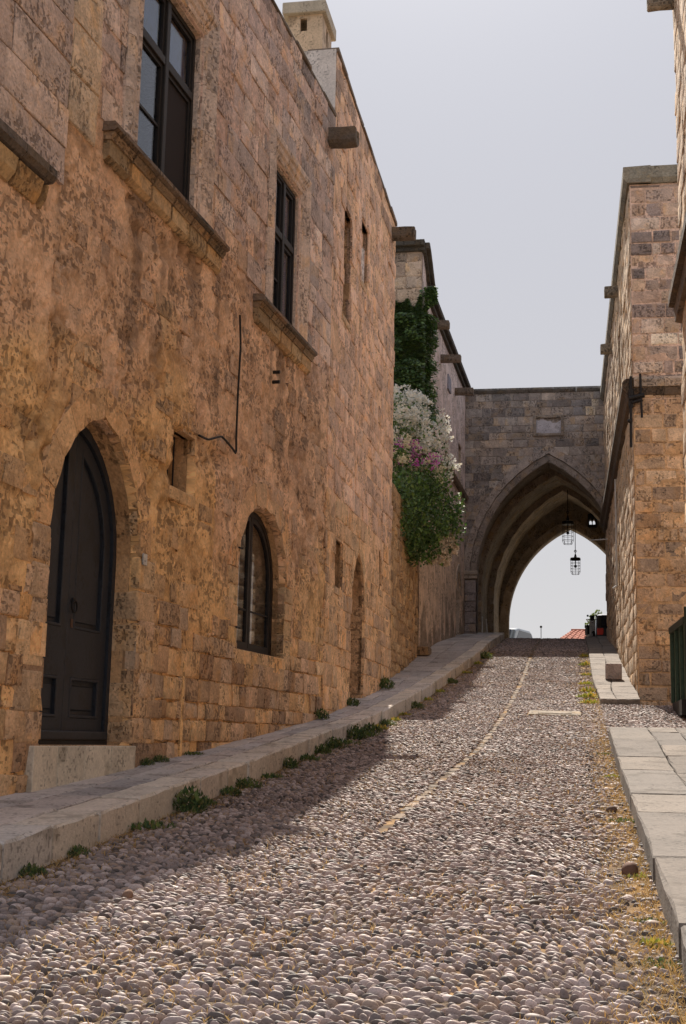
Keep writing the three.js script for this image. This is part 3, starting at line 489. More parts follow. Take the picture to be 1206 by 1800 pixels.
  for (const s of [-1, 1]) {
    const leaf = halfClip(archPoly(1.33, .89, -.03, 1.8, 1.09, 12), s < 0 ? [1.327, 0] : [1.333, 9], s < 0 ? [1.327, 9] : [1.333, 0], true);
    const up = inset(halfClip(leaf, [0, .86], [1, .86], true), .13), lo = inset(halfClip(halfClip(leaf, [0, .66], [1, .66], false), [0, .02], [1, .02], true), .13);
    const L = part(d, 'leaf', slabPoly(F1, leaf, O - .035, O + .02, [up.slice().reverse(), lo.slice().reverse()], .004), M.door);
    for (const p of [up, lo]) { part(L, 'panel', slabPoly(F1, p, O - .03, O - .018), M.door); const q = inset(p, .07); if (q.length > 2) part(L, 'raised_field', slabPoly(F1, q, O - .018, O - .002, [], .012), M.door); part(L, 'panel_moulding', slabPoly(F1, p, O - .0179, O + .026, [inset(p, .028).reverse()], .006), M.door); }
  }
  part(d, 'weather_bar', lbox(F1, .42, 2.24, -.06, .03, O + .02, O + .09, .02), M.door);
  { const g = new THREE.TorusGeometry(.055, .009, 8, 20); g.translate(1.42, 1.2, O + .045); part(d, 'ring_handle', g.applyMatrix4(F1.m), M.iron); const e = new THREE.CylinderGeometry(.03, .034, .02, 14); e.rotateX(Math.PI / 2); e.translate(1.42, 1.255, O + .03); part(d, 'handle_rose', e.applyMatrix4(F1.m), M.iron); part(d, 'keyhole_plate', lbox(F1, 1.4, 1.44, 1.0, 1.08, O + .02, O + .028), std({ color: new THREE.Color().setRGB(.1, .05, .03), roughness: .6 })); }
  // jamb stones of the door, edges worn round
  let y = -.1; while (y < 1.75) { const h = Math.min(rr(.24, .4, f), 1.8 - y); for (const s of [0, 1]) { const L = rr(.3, .62, f), e = rr(-.008, .012, f); part(H1, 'jamb_stone', s ? lbox(F1, 2.31 - e, 2.31 + L, y + .004, y + h - .004, -.4, rr(.008, .024, f), .035) : lbox(F1, .35 - L, .35 + e, y + .004, y + h - .004, -.4, rr(.006, .02, f), .035), M.stone, false, vary(pick([[.44, .3, .19], [.5, .35, .22], [.4, .28, .19]], f), .1, f)); } y += h; }
  archRing(H1, F1, 'arch_stone', 1.33, 1.8, .98, 1.2, 1.27, 1.52, -.4, .006, 5, col(.5, .32, .18), f, M.plaster);
  // marble step
  const yb = F1.G(1.3, KERB_L) - .12; for (const [a0, a1] of [[.16, .62], [.62, 1.16], [1.16, 1.74], [1.74, 2.33]]) part(H1, 'door_step', lbox(F1, a0 + .002, a1 - .002, yb, -.105, -.34, .06, .012), M.paving, false, vary(col(.85, .78, .66), .06, f));
  // small square window
  part(H1, 'small_window_grille', merge([3.28, 3.45, 3.62].map((x) => rod(F1.P(x, 2.7, -.2), F1.P(x, 3.37, -.2), .011))), M.iron); part(H1, 'small_window_sill', lbox(F1, 3.08, 3.84, 2.55, 2.7, -.3, .012, .02), M.stone, false, col(.48, .32, .18));
  // arched lower window
  const e = new THREE.Group(); e.name = 'arched_window'; H1.add(e); const Q = -.2;
  part(e, 'wooden_frame', slabPoly(F1, archPoly(6.47, 1.02, 1.09, 2.1, .9, 12), Q - .05, Q + .02, [archPoly(6.47, .94, 1.16, 2.1, .82, 12).reverse()]), M.darkWood);
  for (const [x0, x1] of [[5.53, 6.46], [6.48, 7.41]]) { const p = halfClip(halfClip(archPoly(6.47, .938, 1.162, 2.1, .818, 12), [x0, 9], [x0, 0], true), [x1, 0], [x1, 9], true), h = inset(p, .07); part(e, 'sash', slabPoly(F1, p, Q - .04, Q + .01, [h.slice().reverse()]), M.darkWood); part(e, 'pane', slabPoly(F1, h, Q - .02, Q - .014), M.clear); }
  for (const [c0, c1] of [[5.98, 6.24], [6.56, 6.84]]) { const pts = []; for (let k = 0; k <= 12; k++) pts.push([c0 + (c1 - c0) * k / 12, Q - .06 - .02 * (k % 2)]); const s = new THREE.Shape([...pts.map(([x, z]) => new THREE.Vector2(x, z)), ...pts.slice().reverse().map(([x, z]) => new THREE.Vector2(x, z - .006))]), g = new THREE.ExtrudeGeometry(s, { depth: 1.16, bevelEnabled: false }); g.rotateX(-Math.PI / 2); g.scale(1, 1, -1); g.translate(0, 1.2, 0); const h = g.toNonIndexed(); h.computeVertexNormals(); part(e, 'curtain', triUV(h).applyMatrix4(F1.m), M.curtain); }
  for (const yy of [1.66]) part(e, 'glazing_bar', lbox(F1, 5.6, 7.35, yy - .01, yy + .01, Q - .012, Q + .004), M.darkWood);
  for (const yy of [1.35, 2.35]) part(e, 'iron_bar', rod(F1.P(5.38, yy, .02), F1.P(5.52, yy, .02), .01), M.iron);
  y = 1.09; while (y < 2.05) { const h = Math.min(rr(.22, .34, f), 2.1 - y); for (const s of [0, 1]) { const L = rr(.24, .5, f); part(H1, 'jamb_stone', s ? lbox(F1, 7.49, 7.49 + L, y + .004, y + h - .004, -.4, rr(.004, .016, f), .018) : lbox(F1, 5.45 - L, 5.45, y + .004, y + h - .004, -.4, rr(.004, .016, f), .018), M.stone, false, vary(pick([[.46, .33, .2], [.42, .29, .18]], f), .1, f)); } y += h; }
  archRing(H1, F1, 'arch_stone', 6.47, 2.1, 1.02, .9, 1.34, 1.26, -.4, .012, 4, col(.5, .33, .21), f);
  for (let k = 0; k < 3; k++) part(H1, 'window_sill', lbox(F1, 5.3 + k * .75, 6.046 + k * .75, .86, 1.09, -.4, .018, .015), M.stone, false, vary(col(.5, .34, .2), .07, f));
  part(H1, 'door_bell', lbox(F1, 2.33, 2.43, 1.72, 1.84, .022, .045, .008), M.white);
  part(H1, 'patched_joint', lbox(F1, 3.61, 3.68, F1.G(3.6, KERB_L) - .05, .82, -.01, .03, .012), M.plaster, false, col(.62, .4, .2));
  for (const yy of [4.97, 4.83]) part(H1, 'pipe_stub', rod(F1.P(6.62, yy, -.05), F1.P(6.62, yy, .1), .025), M.iron);
  spout(H1, F1, 9.32, 9.55, .44, .14);
}
single('wall_cable', 'black cable running down the stone wall above the arched window', 'cable', tube([F1.P(5.06, 5.28, .035), F1.P(5.12, 4.9, .038), F1.P(5.08, 4.3, .04), F1.P(5.07, 3.7, .04), F1.P(5.09, 3.49, .04), F1.P(4.95, 3.52, .04), F1.P(4.55, 3.58, .036), F1.P(4.1, 3.44, .036), F1.P(3.8, 3.42, .03)], .014, 60, 6), M.cable);

// ---------------------------------------------------------------- taller house beyond it
const F2 = faceAz(-3.857, 19.974, .3);
{
  const H = thing('stone_house', 'taller pinkish stone house with slit windows and a whitewashed gable under a chimney', 'house', [-4.1, ground(23.5), -23.5]), f = rngOf(1301), A1 = 7.15, top = (a) => 11.4 - .03 * a;
  const slits = [rect(1.07, 1.78, 7.15, 9.1), rect(2.82, 3.6, 8.4, 9.6), rect(.85, 1.48, 2.46, 3.24), rect(5.55, 5.85, 2.95, 3.75)], dr = archPoly(3.1, .68, .2, 2.3, 1.0), holes = [...slits, dr];
  const outline = [[0, -.6], [A1, -.6], [A1, top(A1)], [0, top(0)]];
  part(H, 'wall_core', slabPoly(F2, outline, -.55, -.03, holes), M.plaster, false, col(.42, .28, .18));
  shell(H, F2, .003, A1, -.6, 10.9, 5, [.3, 5.2], col(.13, .11, .085));
  part(H, 'mortar', bed(F2, { a0: .002, a1: A1, y0: 0, y1: 11.4, top, step: .065, holes, disp: (a, y) => -.004 + .03 * (fbm(a * 3, y * 3, 4, 511) - .5), color: (a, y) => { const z = smooth(5, 2, y + 3 * (fbm(a * .8, y * .8, 3, 521) - .5)), m = .88 + .28 * fbm(a * 5, y * 5, 3, 531); return [(.57 + .02 * z) * m, (.39 + 0 * z) * m, (.28 - .05 * z) * m]; } }), M.plaster);
  const st = masonry(F2, { seed: 71, a0: .004, a1: A1, y0: .1, y1: 11.4, top, course: [.26, .38], len: [.3, .8], gap: .006, ch: .014, bulge: .014, jit: .008, holes, bottom: (a) => F2.G(a, KERB_L) - .05, skip: (a, y, g) => g() < .08, proud: (a, y, g) => (y < 1.8 ? rr(.004, .026, g) : rr(-.014, .018, g)), color: (a, y, g) => { let c = vary(pick(y > 4 ? [[.56, .39, .31], [.5, .345, .275], [.6, .42, .335], [.44, .315, .26]] : [[.54, .36, .23], [.46, .31, .2], [.5, .335, .21], [.38, .26, .18]], g), .12, g); if (y > 10.6 && g() < .5) c = dk(c, rr(.45, .8, g)); return c; } });
  addStones(H, 'stone', st, M.stone);
  for (let a = 0; a < A1 - .1; a += .9) { const b = Math.min(A1, a + .897); const u = rr(.03, .08), v = rr(.03, .08); part(H, 'coping_stone', slabPoly(F2, [[a + .003, top(a) - .01], [b, top(b) - .01], [b, top(b) + v], [a + .003, top(a) + u]], -.5, .03 + rr(-.01, .015)), M.stone, false, vary(col(.14, .115, .1), .2, f)); }
  part(H, 'gable_plaster', lbox(F2, -.03, 0, 9.9, 11.42, -4.2, -.005), M.limewash, false, col(.92, .86, .82));
  slits.forEach((p, k) => { const b = bbox(p); if (k < 2) part(H, 'shutter', slabPoly(F2, p, -.34, -.3), M.darkWood); if (k === 1) part(H, 'window_plaque', slabPoly(F2, rect(b[0], b[1], b[2], b[2] + .85), -.12, -.08), M.plaster, false, col(.5, .47, .5)); part(H, 'window_sill', lbox(F2, b[0] - .06, b[1] + .06, b[2] - .12, b[2], -.3, .012, .012), M.stone, false, col(.44, .31, .21)); });
  const d = new THREE.Group(); d.name = 'door'; H.add(d); const lf = archPoly(3.1, .68, .2, 2.3, 1.0, 8);
  for (let k = 0; k < 5; k++) { const x0 = 2.42 + k * .272, p = halfClip(halfClip(lf, [x0 + .003, 9], [x0 + .003, 0], true), [x0 + .269, 0], [x0 + .269, 9], true); if (p.length > 2) part(d, 'plank', slabPoly(F2, p, -.38, -.33 + rr(-.006, .006, f)), M.brownWood); }
  archRing(H, F2, 'arch_stone', 3.1, 2.3, .68, 1.0, .92, 1.28, -.4, .014, 4, col(.5, .34, .21), f);
  spout(H, F2, 6.55, 10.64, .5, .125);
  const c = new THREE.Group(); c.name = 'chimney'; H.add(c); const Y = EYE, FC = new Face(-4.83, 20.47, 1, 0);
  part(c, 'stack', slabPoly(FC, rect(0, .61, 11.3, 12.4), -.06, 0, [rect(.22, .34, 12.1, 12.34).reverse()]), M.limewash, false, col(.8, .62, .44));
  part(c, 'stack_side', merge([lbox(FC, 0, .06, 11.3, 12.4, -.86, -.06), slabPoly(new Face(-4.22, 20.53, 0, -1), rect(0, .8, 11.3, 12.4), -.06, 0, [rect(.3, .46, 12.0, 12.34).reverse()]), lbox(FC, .06, .55, 11.3, 12.4, -.86, -.8)]), M.limewash, false, col(.72, .57, .43));
  part(c, 'cap', box(-4.92, -4.15, Y + 12.4, Y + 12.62, -21.42, -20.38, .02), M.limewash, false, col(.62, .55, .44));
}
// ---------------------------------------------------------------- garden wall
{
  const G = thing('garden_wall', 'brown rubble garden wall under the flowering climber between two houses', 'wall', [-4.1, ground(30.6), -30.6]), F = new Face(-3.98, 27.125, -.12, -7.12), A1 = 7.12, T = 5.7;
  part(G, 'wall_core', slabPoly(F, rect(0, A1, 0, T), -.5, -.03), M.plaster, false, col(.3, .2, .12));
  part(G, 'mortar', bed(F, { a0: 0, a1: A1, y0: .5, y1: T, step: .07, disp: (a, y) => -.004 + .05 * (fbm(a * 2.4, y * 2.4, 4, 611) - .5), color: (a, y) => { const m = .8 + .5 * fbm(a * 4, y * 2, 3, 621); return [.36 * m, .24 * m, .14 * m]; } }), M.plaster);
  addStones(G, 'stone', masonry(F, { seed: 81, a0: 0, a1: A1, y0: .6, y1: T, course: [.2, .34], len: [.2, .5], gap: .012, ch: .025, bulge: .03, jit: .016, bottom: (a) => F.G(a, KERB_L) - .05, skip: (a, y, g) => g() < .12, proud: (a, y, g) => rr(-.02, .03, g), color: (a, y, g) => vary(pick([[.34, .23, .14], [.28, .19, .12], [.4, .28, .17]], g), .15, g) }), M.stone, 200);
}
// ---------------------------------------------------------------- plastered house before the archway
const F3 = faceAz(-4.05, 34.8, 1.3);
{
  const H = thing('plastered_house', 'pale mauve plastered house with swept parapet and stone spouts beside the archway', 'house', [-4.2, ground(40), -40]), f = rngOf(1401), A0 = -.55, A1 = 10.74, top = (a) => 12.32 + 1.05 * (1 - smooth(-.75, 1.35, a));
  const w2 = rect(4.9, 5.9, 8.95, 10.1), w3 = rect(8.6, 9.6, 8.72, 10.05), dr = archPoly(8.8, .62, 2.9, 4.9, .75), holes = [w2, w3, dr], ol = [[A0, .8], [A1, .8]]; for (let k = 80; k >= 0; k--) { const a = A0 + (A1 - A0) * k / 80; ol.push([a, top(a) - .02]); }
  part(H, 'wall_core', slabPoly(F3, ol, -.55, -.03, holes), M.plaster, false, col(.4, .33, .29));
  shell(H, F3, A0 + .43, A1, .8, 11.9, 6, [3, 7.6], col(.13, .11, .09));
  part(H, 'plaster', bed(F3, { a0: A0, a1: A1, y0: 1.2, y1: 13.4, top: (a) => top(a) - .01, step: .09, holes, disp: (a, y) => .02 * (fbm(a * 1.5, y * 1.5, 4, 711) - .5), color: (a, y) => { const n = fbm(a * 3, y * .9, 4, 721), m = .84 + .34 * n, g = F3.G(a, KERB_L), s = smooth(.46, .54, fbm(a * 2.2, y * 1.1, 4, 731) + .3 * (.55 - (y - g))) * (y - g < 1.5 ? 1 : 0) * .5, w = smooth(7.5, 5, y + 2 * (n - .5)); return [(.47 + .02 * w) * m * (1 - s), (.395 - .015 * w) * m * (1 - s), (.4 - .09 * w) * m * (1 - s)]; } }), M.plaster);
  for (const p of [w2, w3]) { const b = bbox(p); part(H, 'window', slabPoly(F3, p, -.3, -.29), M.clear); part(H, 'window_frame', slabPoly(F3, p, -.289, -.22, [inset(p, .07).reverse()]), M.darkWood); part(H, 'window_sill', lbox(F3, b[0] - .08, b[1] + .08, b[2] - .1, b[2], -.2, .05, .01), M.stone, false, col(.33, .28, .25)); }
  part(H, 'wall_plaque', lbox(F3, 5.28, 5.98, 11.02, 11.5, -.01, .05, .01), M.paving, false, col(.36, .36, .44));
  part(H, 'door', slabPoly(F3, dr, -.34, -.28), M.door); archRing(H, F3, 'arch_stone', 8.8, 4.9, .62, .75, .84, 1.0, -.3, .03, 4, col(.32, .27, .24), f);
  for (let a = 3.6; a < 10.6; a += 1.0) part(H, 'string_course', sweepProfile(F3, [[-.05, 8.55], [.13, 8.53], [.16, 8.47], [.12, 8.38], [-.05, 8.34]], a + .003, Math.min(10.68, a + .997)), M.stone, false, vary(col(.16, .125, .105), .15, f));
  const cop = (F, a0, a1, t, w) => { let a = a0; while (a < a1 - .02) { const b = Math.min(a1, a + .3), q = [[a, t(a) - .03], [b, t(b) - .03], [b, t(b) + .09], [a, t(a) + .09]], r = [[a, t(a) + .092], [b, t(b) + .092], [b, t(b) + .26], [a, t(a) + .26]]; const c = vary(col(.05, .045, .04), .2, f); part(H, 'coping_stone', merge([slabPoly(F, q, -w, .09), slabPoly(F, r, -w, .2, [], .02)]), M.stone, false, c); a = b; } };
  cop(F3, A0, A1, (a) => top(a) + .002, .4);
  for (const [a, y] of [[.62, 11.5], [3.63, 11.4], [7.48, 11.4]]) spout(H, F3, a, y, .6, .11, col(.14, .115, .1));
  const P = F3.P(A0, 0), FG = new Face(P.x - 5, -P.z, 1, 0);          // gable towards the viewer
  part(H, 'gable_core', lbox(FG, 0, 4.99, .8, 13.36, -.42, -.04), M.plaster, false, col(.3, .25, .22));
  addStones(H, 'stone', masonry(FG, { seed: 91, a0: 3.4, a1: 4.99, y0: 2, y1: 13.36, course: [.3, .42], len: [.4, .8], gap: .008, proud: (a, y, g) => rr(-.006, .012, g), color: (a, y, g) => vary(pick([[.3, .245, .21], [.22, .185, .165], [.36, .3, .255], [.26, .215, .19]], g), .12, g) }), M.stone, 120);
  part(H, 'mortar', lbox(FG, 3.2, 4.985, 2, 13.36, -.039, -.01), M.plaster, false, col(.3, .245, .21));
  cop(FG, 3.0, 5.06, () => 13.38, .35);
}
single('doorstep_block', 'low dark stone block at the foot of the plastered house corner', 'stone block', box(-4.15, -3.78, ground(34.5) + KERB_L - .04, ground(34.5) + KERB_L + .2, -34.85, -34.1, .03), M.stone, undefined, col(.2, .15, .11));
// ---------------------------------------------------------------- archway across the street
{
  const H = thing('stone_archway', 'grey stone archway with a deep ribbed pointed vault spanning the street', 'archway', [-1.2, ground(45.6), -45.6]), f = rngOf(1501), FA = new Face(-3.9, 45.5, 1, 0), T = 12.28, X1 = 6.4;
  const inn = archPoly(3.02, 2.52, 2.2, 5.6, 4.15, 16), outA = archPoly(3.02, 2.9, 2.2, 5.6, 4.62, 12), cell = 3.02;
  part(H, 'wall_core', slabPoly(FA, rect(0, X1, 2.2, T), -.95, -.03, [inn]), M.plaster, false, col(.2, .175, .16));
  part(H, 'mortar', bed(FA, { a0: 0, a1: X1, y0: 2.8, y1: T, step: .1, holes: [inn], disp: (a, y) => -.012 + .014 * (fbm(a * 3, y * 3, 3, 811) - .5), color: (a, y) => { const m = .85 + .4 * fbm(a * 3, y * 3, 3, 821); return [.24 * m, .212 * m, .205 * m]; } }), M.plaster);
  const plq = rect(2.5, 3.56, 10.68, 11.44);
  addStones(H, 'stone', masonry(FA, { seed: 101, a0: .002, a1: X1, y0: 2.85, y1: T, course: [.25, .33], len: [.3, .75], gap: .006, ch: .012, bulge: .008, jit: .005, holes: [outA, plq], proud: (a, y, g) => rr(-.006, .014, g), color: (a, y, g) => { if (Math.abs(a - 4.5) < .22 && Math.abs(y - 11.72) < .16) return [.5, .45, .4]; return vary(pick([[.25, .222, .215], [.205, .184, .182], [.3, .265, .252], [.16, .144, .146], [.27, .232, .212], [.22, .198, .195]], g), .16, g); } }), M.stone);
  archRing(H, FA, 'arch_stone', 3.02, 5.6, 2.52, 4.15, 2.74, 4.42, -.5, .05, 9, col(.21, .182, .172), f);
  archRing(H, FA, 'hood_stone', 3.02, 5.6, 2.742, 4.422, 3.0, 4.74, -.1, .1, 9, col(.27, .238, .232), f);
  let y = 2.9; while (y < 5.35) { const h = Math.min(rr(.28, .5, f), 5.6 - y); part(H, 'pilaster_stone', lbox(FA, .1, .5, y + .003, y + h - .003, -.6, .09, .03), M.stone, false, vary(col(.2, .178, .188), .08, f)); y += h; }
  part(H, 'capital', lbox(FA, .06, .55, 5.62, 5.74, -.5, .13, .03), M.stone, false, col(.25, .215, .195)); part(H, 'capital', lbox(FA, .02, .57, 5.742, 5.9, -.5, .16, .04), M.stone, false, col(.23, .2, .18)); part(H, 'pilaster_base', lbox(FA, .02, .58, 2.85, 3.3, -.5, .16, .04), M.stone, false, col(.22, .19, .17));
  for (let a = 0; a < X1 - .1; a += .8) part(H, 'coping_stone', sweepProfile(FA, [[-.9, T + .002], [.04, T + .002], [.13, T + .08], [.13, T + .15], [-.9, T + .17]], a + .003, Math.min(X1, a + .797)), M.stone, false, vary(col(.13, .125, .125), .12, f));
  // plaque
  part(H, 'plaque_frame', slabPoly(FA, plq, -.06, .06, [rect(2.6, 3.46, 10.78, 11.33).reverse()], .015), M.stone, false, col(.2, .17, .15)); part(H, 'plaque', lbox(FA, 2.6, 3.46, 10.78, 11.33, -.06, -.01), M.paving, false, col(.66, .64, .7));
  // passage: vault, ribs, back wall
  const cx = (Z) => -.88 + (Z - 45.5) / 10.5 * .71;
  const vault = (w, r, ys, z0, z1, flip) => { const pos = [], idx = [], n = 20, q = archPts(w, r, n), pts = [[w, 2], ...q, ...q.slice(0, -1).reverse().map(([x, yy]) => [-x, yy])].map(([x, yy], i) => i === 0 ? [x, 2] : [x, ys + yy]); pts.push([-w, 2]); const ns = 14; for (let k = 0; k <= ns; k++) { const Z = z0 + (z1 - z0) * k / ns; for (const [x, yy] of pts) pos.push(cx(Z) + x, EYE + yy, -Z); } const m = pts.length; for (let k = 0; k < ns; k++) for (let i = 0; i < m - 1; i++) { const a = k * m + i; idx.push(a, a + 1, a + m + 1, a, a + m + 1, a + m); } const g = new THREE.BufferGeometry(); g.setAttribute('position', new THREE.Float32BufferAttribute(pos, 3)); g.setIndex(idx); g.computeVertexNormals(); return triUV(g.toNonIndexed()); };
  part(H, 'vault', vault(2.95, 4.65, 5.5, 46.4, 55.3), M.stone, false, col(.22, .19, .165));
  for (const [Z, w, r] of [[48.4, 2.74, 4.44], [51.8, 2.72, 4.5]]) { const FR = new Face(cx(Z), Z, 1, 0); archRing(H, FR, 'rib_stone', 0, 5.4, w, r, w + .45, r + .5, -.75, 0, 8, col(.26, .215, .18), f); for (const s of [-1, 1]) { let yy = 3; while (yy < 5.35) { const h = Math.min(rr(.35, .55, f), 5.4 - yy); part(H, 'rib_stone', lbox(FR, s > 0 ? w : -w - .45, s > 0 ? w + .45 : -w, yy + .003, yy + h - .003, -.75, 0), M.stone, false, vary(col(.26, .215, .18), .1, f)); yy += h; } } }
  const FB = new Face(cx(56), 55.4, 1, 0), bk = archPoly(0, 2.6, 2, 5.0, 4.0, 16), nic = [archPoly(.84, .055, 9.14, 9.32, .09, 4), archPoly(.98, .055, 9.14, 9.32, .09, 4)];
  part(H, 'back_wall', slabPoly(FB, rect(-3.6, 3.8, 2, T), -.6, 0, [bk, ...nic]), M.stone, false, col(.19, .16, .135));
  archRing(H, FB, 'rib_stone', 0, 5.0, 2.6, 4.0, 2.95, 4.4, -.65, .12, 8, col(.22, .18, .15), f);
  part(H, 'niche_frame', slabPoly(FB, rect(.72, 1.1, 9.02, 9.6), .002, .06, nic.map((p) => p.slice().reverse())), M.iron);
  part(H, 'vault_fill', merge([box(-4.6, 3.6, EYE + 10.3, EYE + T - .05, -55.4, -46.45), box(-5.4, -3.95, ground(50) - 1, EYE + 10.3, -55.4, -46.45), box(2.75, 4.2, ground(50) - 1, EYE + 10.3, -55.4, -46.45)]), M.plaster, false, col(.22, .19, .17));
}
// ---------------------------------------------------------------- right-hand house with its corner to the alley
{
  const H = thing('stone_house', 'right-hand house of patched grey and tan blocks with a dark string course', 'house', [2, ground(27.5), -30]), f = rngOf(1601), L = 18.3, x1 = 1.23, z1 = 27.2, x0 = x1 - .0093 * L;
  const FS = new Face(x0, z1 + L, .0093, 1), FC = new Face(x1, z1, 1, 0), T = 11.9;
  const holes = [rect(12.2, 13.3, 8.2, 10.4), rect(7.4, 8.5, 8.2, 10.4), rect(3, 4, 8.2, 10.2), rect(10.4, 11.1, 3.4, 5.2), rect(5.2, 6.2, 3.9, 5.8)];
  part(H, 'wall_core', merge([slabPoly(FS, rect(0, L - .01, -.3, T), -.55, -.03, holes), lbox(FC, .03, 6, -.3, T, -.5, -.03)]), M.plaster, false, col(.45, .34, .25));
  shell(H, FS, 0, L - .52, -.3, T - .2, 6, [2.4, 7], col(.13, .11, .09));
  const mc = (s) => (a, y) => { const m = .86 + .3 * fbm(a * 4 + s, y * 4, 3, 911), z = smooth(7.8, 6.6, y + 1.2 * (fbm(a, y, 3, 915 + s) - .5)); return [(.46 + .0 * z) * m, (.355 - .04 * z) * m, (.32 - .12 * z) * m]; };
  part(H, 'mortar', merge([bed(FS, { a0: 0, a1: L - .004, y0: .4, y1: T, step: .1, holes, disp: (a, y) => -.004 + .026 * (fbm(a * 2.6, y * 2.6, 4, 921) - .5), color: mc(0) }), bed(FC, { a0: .004, a1: 4.5, y0: .4, y1: T, step: .07, disp: (a, y) => -.004 + .026 * (fbm(a * 2.6, y * 2.6, 4, 931) - .5), color: mc(5) })]), M.plaster);
  const palT = [[.24, .2, .2], [.33, .26, .235], [.4, .31, .27], [.18, .156, .16], [.28, .235, .225], [.37, .285, .23], [.44, .36, .32]], palL = [[.43, .305, .21], [.38, .27, .19], [.33, .24, .18], [.47, .34, .24], [.29, .215, .165]];
  const color = (a, y, g) => vary(pick(y > 7.3 ? palT : palL, g), .13, g), top = () => T;
  const stC2 = masonry(FC, { seed: 111, a0: .004, a1: 4.5, a0fixed: 1, y0: .55, y1: T, course: [.25, .34], len: [.28, .7], gap: .013, ch: .016, bulge: .018, jit: .01, proud: (a, y, g) => (y < 2.4 ? rr(.004, .03, g) : rr(-.01, .018, g)), color: (a, y, g) => (y > 8.4 && y < 8.7 && a > .62 && a < 1.2 ? [.6, .55, .5] : color(a, y, g)), bottom: (a) => ground(z1) - EYE - .06 });
  const stS2 = masonry(FS, { seed: 113, a0: 0, a1: L - .004, y0: .6, y1: T, course: [.28, .38], len: [.4, .9], gap: .01, ch: .016, bulge: .02, jit: .01, holes, proud: (a, y, g) => rr(-.008, .026, g), color: (a, y, g) => vary(pick([[.46, .36, .27], [.42, .32, .235], [.5, .385, .285], [.38, .295, .22]], g), .1, g), bottom: (a) => FS.G(a, KERB_F) - .06 });
  addStones(H, 'stone', [...stC2, ...stS2], M.stone);
  // string course round the corner, and coping
  const sp = [[-.06, 7.62], [.16, 7.58], [.22, 7.5], [.22, 7.38], [.14, 7.3], [.1, 7.16], [-.06, 7.1]];
  for (let a = .4; a < L - .1; a += .95) part(H, 'string_course', sweepProfile(FS, sp, a + .003, Math.min(L - .002, a + .947)), M.stone, false, vary(col(.07, .052, .04), .15, f));
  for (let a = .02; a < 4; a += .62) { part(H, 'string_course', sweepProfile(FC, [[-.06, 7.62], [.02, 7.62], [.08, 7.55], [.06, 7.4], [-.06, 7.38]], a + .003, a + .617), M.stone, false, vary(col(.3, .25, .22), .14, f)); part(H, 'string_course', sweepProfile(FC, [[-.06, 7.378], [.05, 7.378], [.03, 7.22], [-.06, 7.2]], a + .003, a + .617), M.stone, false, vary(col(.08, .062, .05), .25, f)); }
  for (let a = 0; a < L - .1; a += 1.1) part(H, 'coping_stone', sweepProfile(FS, [[-.45, T + .002], [.05, T + .002], [.13, T + .1], [.13, T + .36], [-.45, T + .38]], a + .003, Math.min(L + .12, a + 1.097 + (a + 1.1 > L ? .2 : 0))), M.stone, false, vary(col(.17, .16, .14), .15, f));
  for (let a = .002; a < 4.4; a += 1.1) part(H, 'coping_stone', sweepProfile(FC, [[-.44, T + .002], [.05, T + .002], [.12, T + .1], [.12, T + .36], [-.44, T + .37]], a + .003, a + 1.097), M.stone, false, vary(col(.2, .19, .165), .15, f));
  holes.forEach((p) => { part(H, 'window', slabPoly(FS, p, -.31, -.3), M.clear); part(H, 'window_frame', slabPoly(FS, p, -.299, -.24, [inset(p, .08).reverse()]), M.darkWood); });
  spout(H, FS, L - 5.9, 11.45, .34, .13, col(.2, .18, .155)); spout(H, FS, L - 9.8, 11.1, .34, .13, col(.2, .18, .155));
  part(H, 'downpipe', merge([rod(FS.P(10, 4.2, .05), FS.P(10, 7.1, .05), .03), rod(FS.P(10, 4.2, .05), FS.P(10, 4.12, .16), .03)]), M.white);
  part(H, 'wall_rod', rod(FS.P(2.6, 6.6, -.05), FS.P(2.6, 6.56, .62), .022), M.white);
}
{ // iron bracket at the corner
  const t = thing('iron_bracket', 'black iron lamp bracket fixed at the corner of the right house', 'bracket', [1.24, EYE + 6.1, -27.1]);
  part(t, 'upright', merge([rod(V3(1.17, EYE + 6.1, -27.14), V3(1.19, EYE + 7.62, -27.14), .028)]), M.iron);
  part(t, 'upright', rod(V3(1.4, EYE + 6.72, -27.1), V3(1.38, EYE + 7.66, -27.1), .024), M.iron);
  part(t, 'cross_bar', merge([rod(V3(1.15, EYE + 7.14, -27.13), V3(1.46, EYE + 7.2, -27.1), .05), rod(V3(1.2, EYE + 7.05, -27.13), V3(1.42, EYE + 7.1, -27.1), .035)]), M.iron);
  part(t, 'knob', new THREE.SphereGeometry(.045, 10, 8).translate(1.15, EYE + 6.66, -27.13), M.iron);
  part(t, 'wall_plate', box(1.14, 1.24, EYE + 6.95, EYE + 7.35, -27.2, -27.12, .01), M.iron);
}
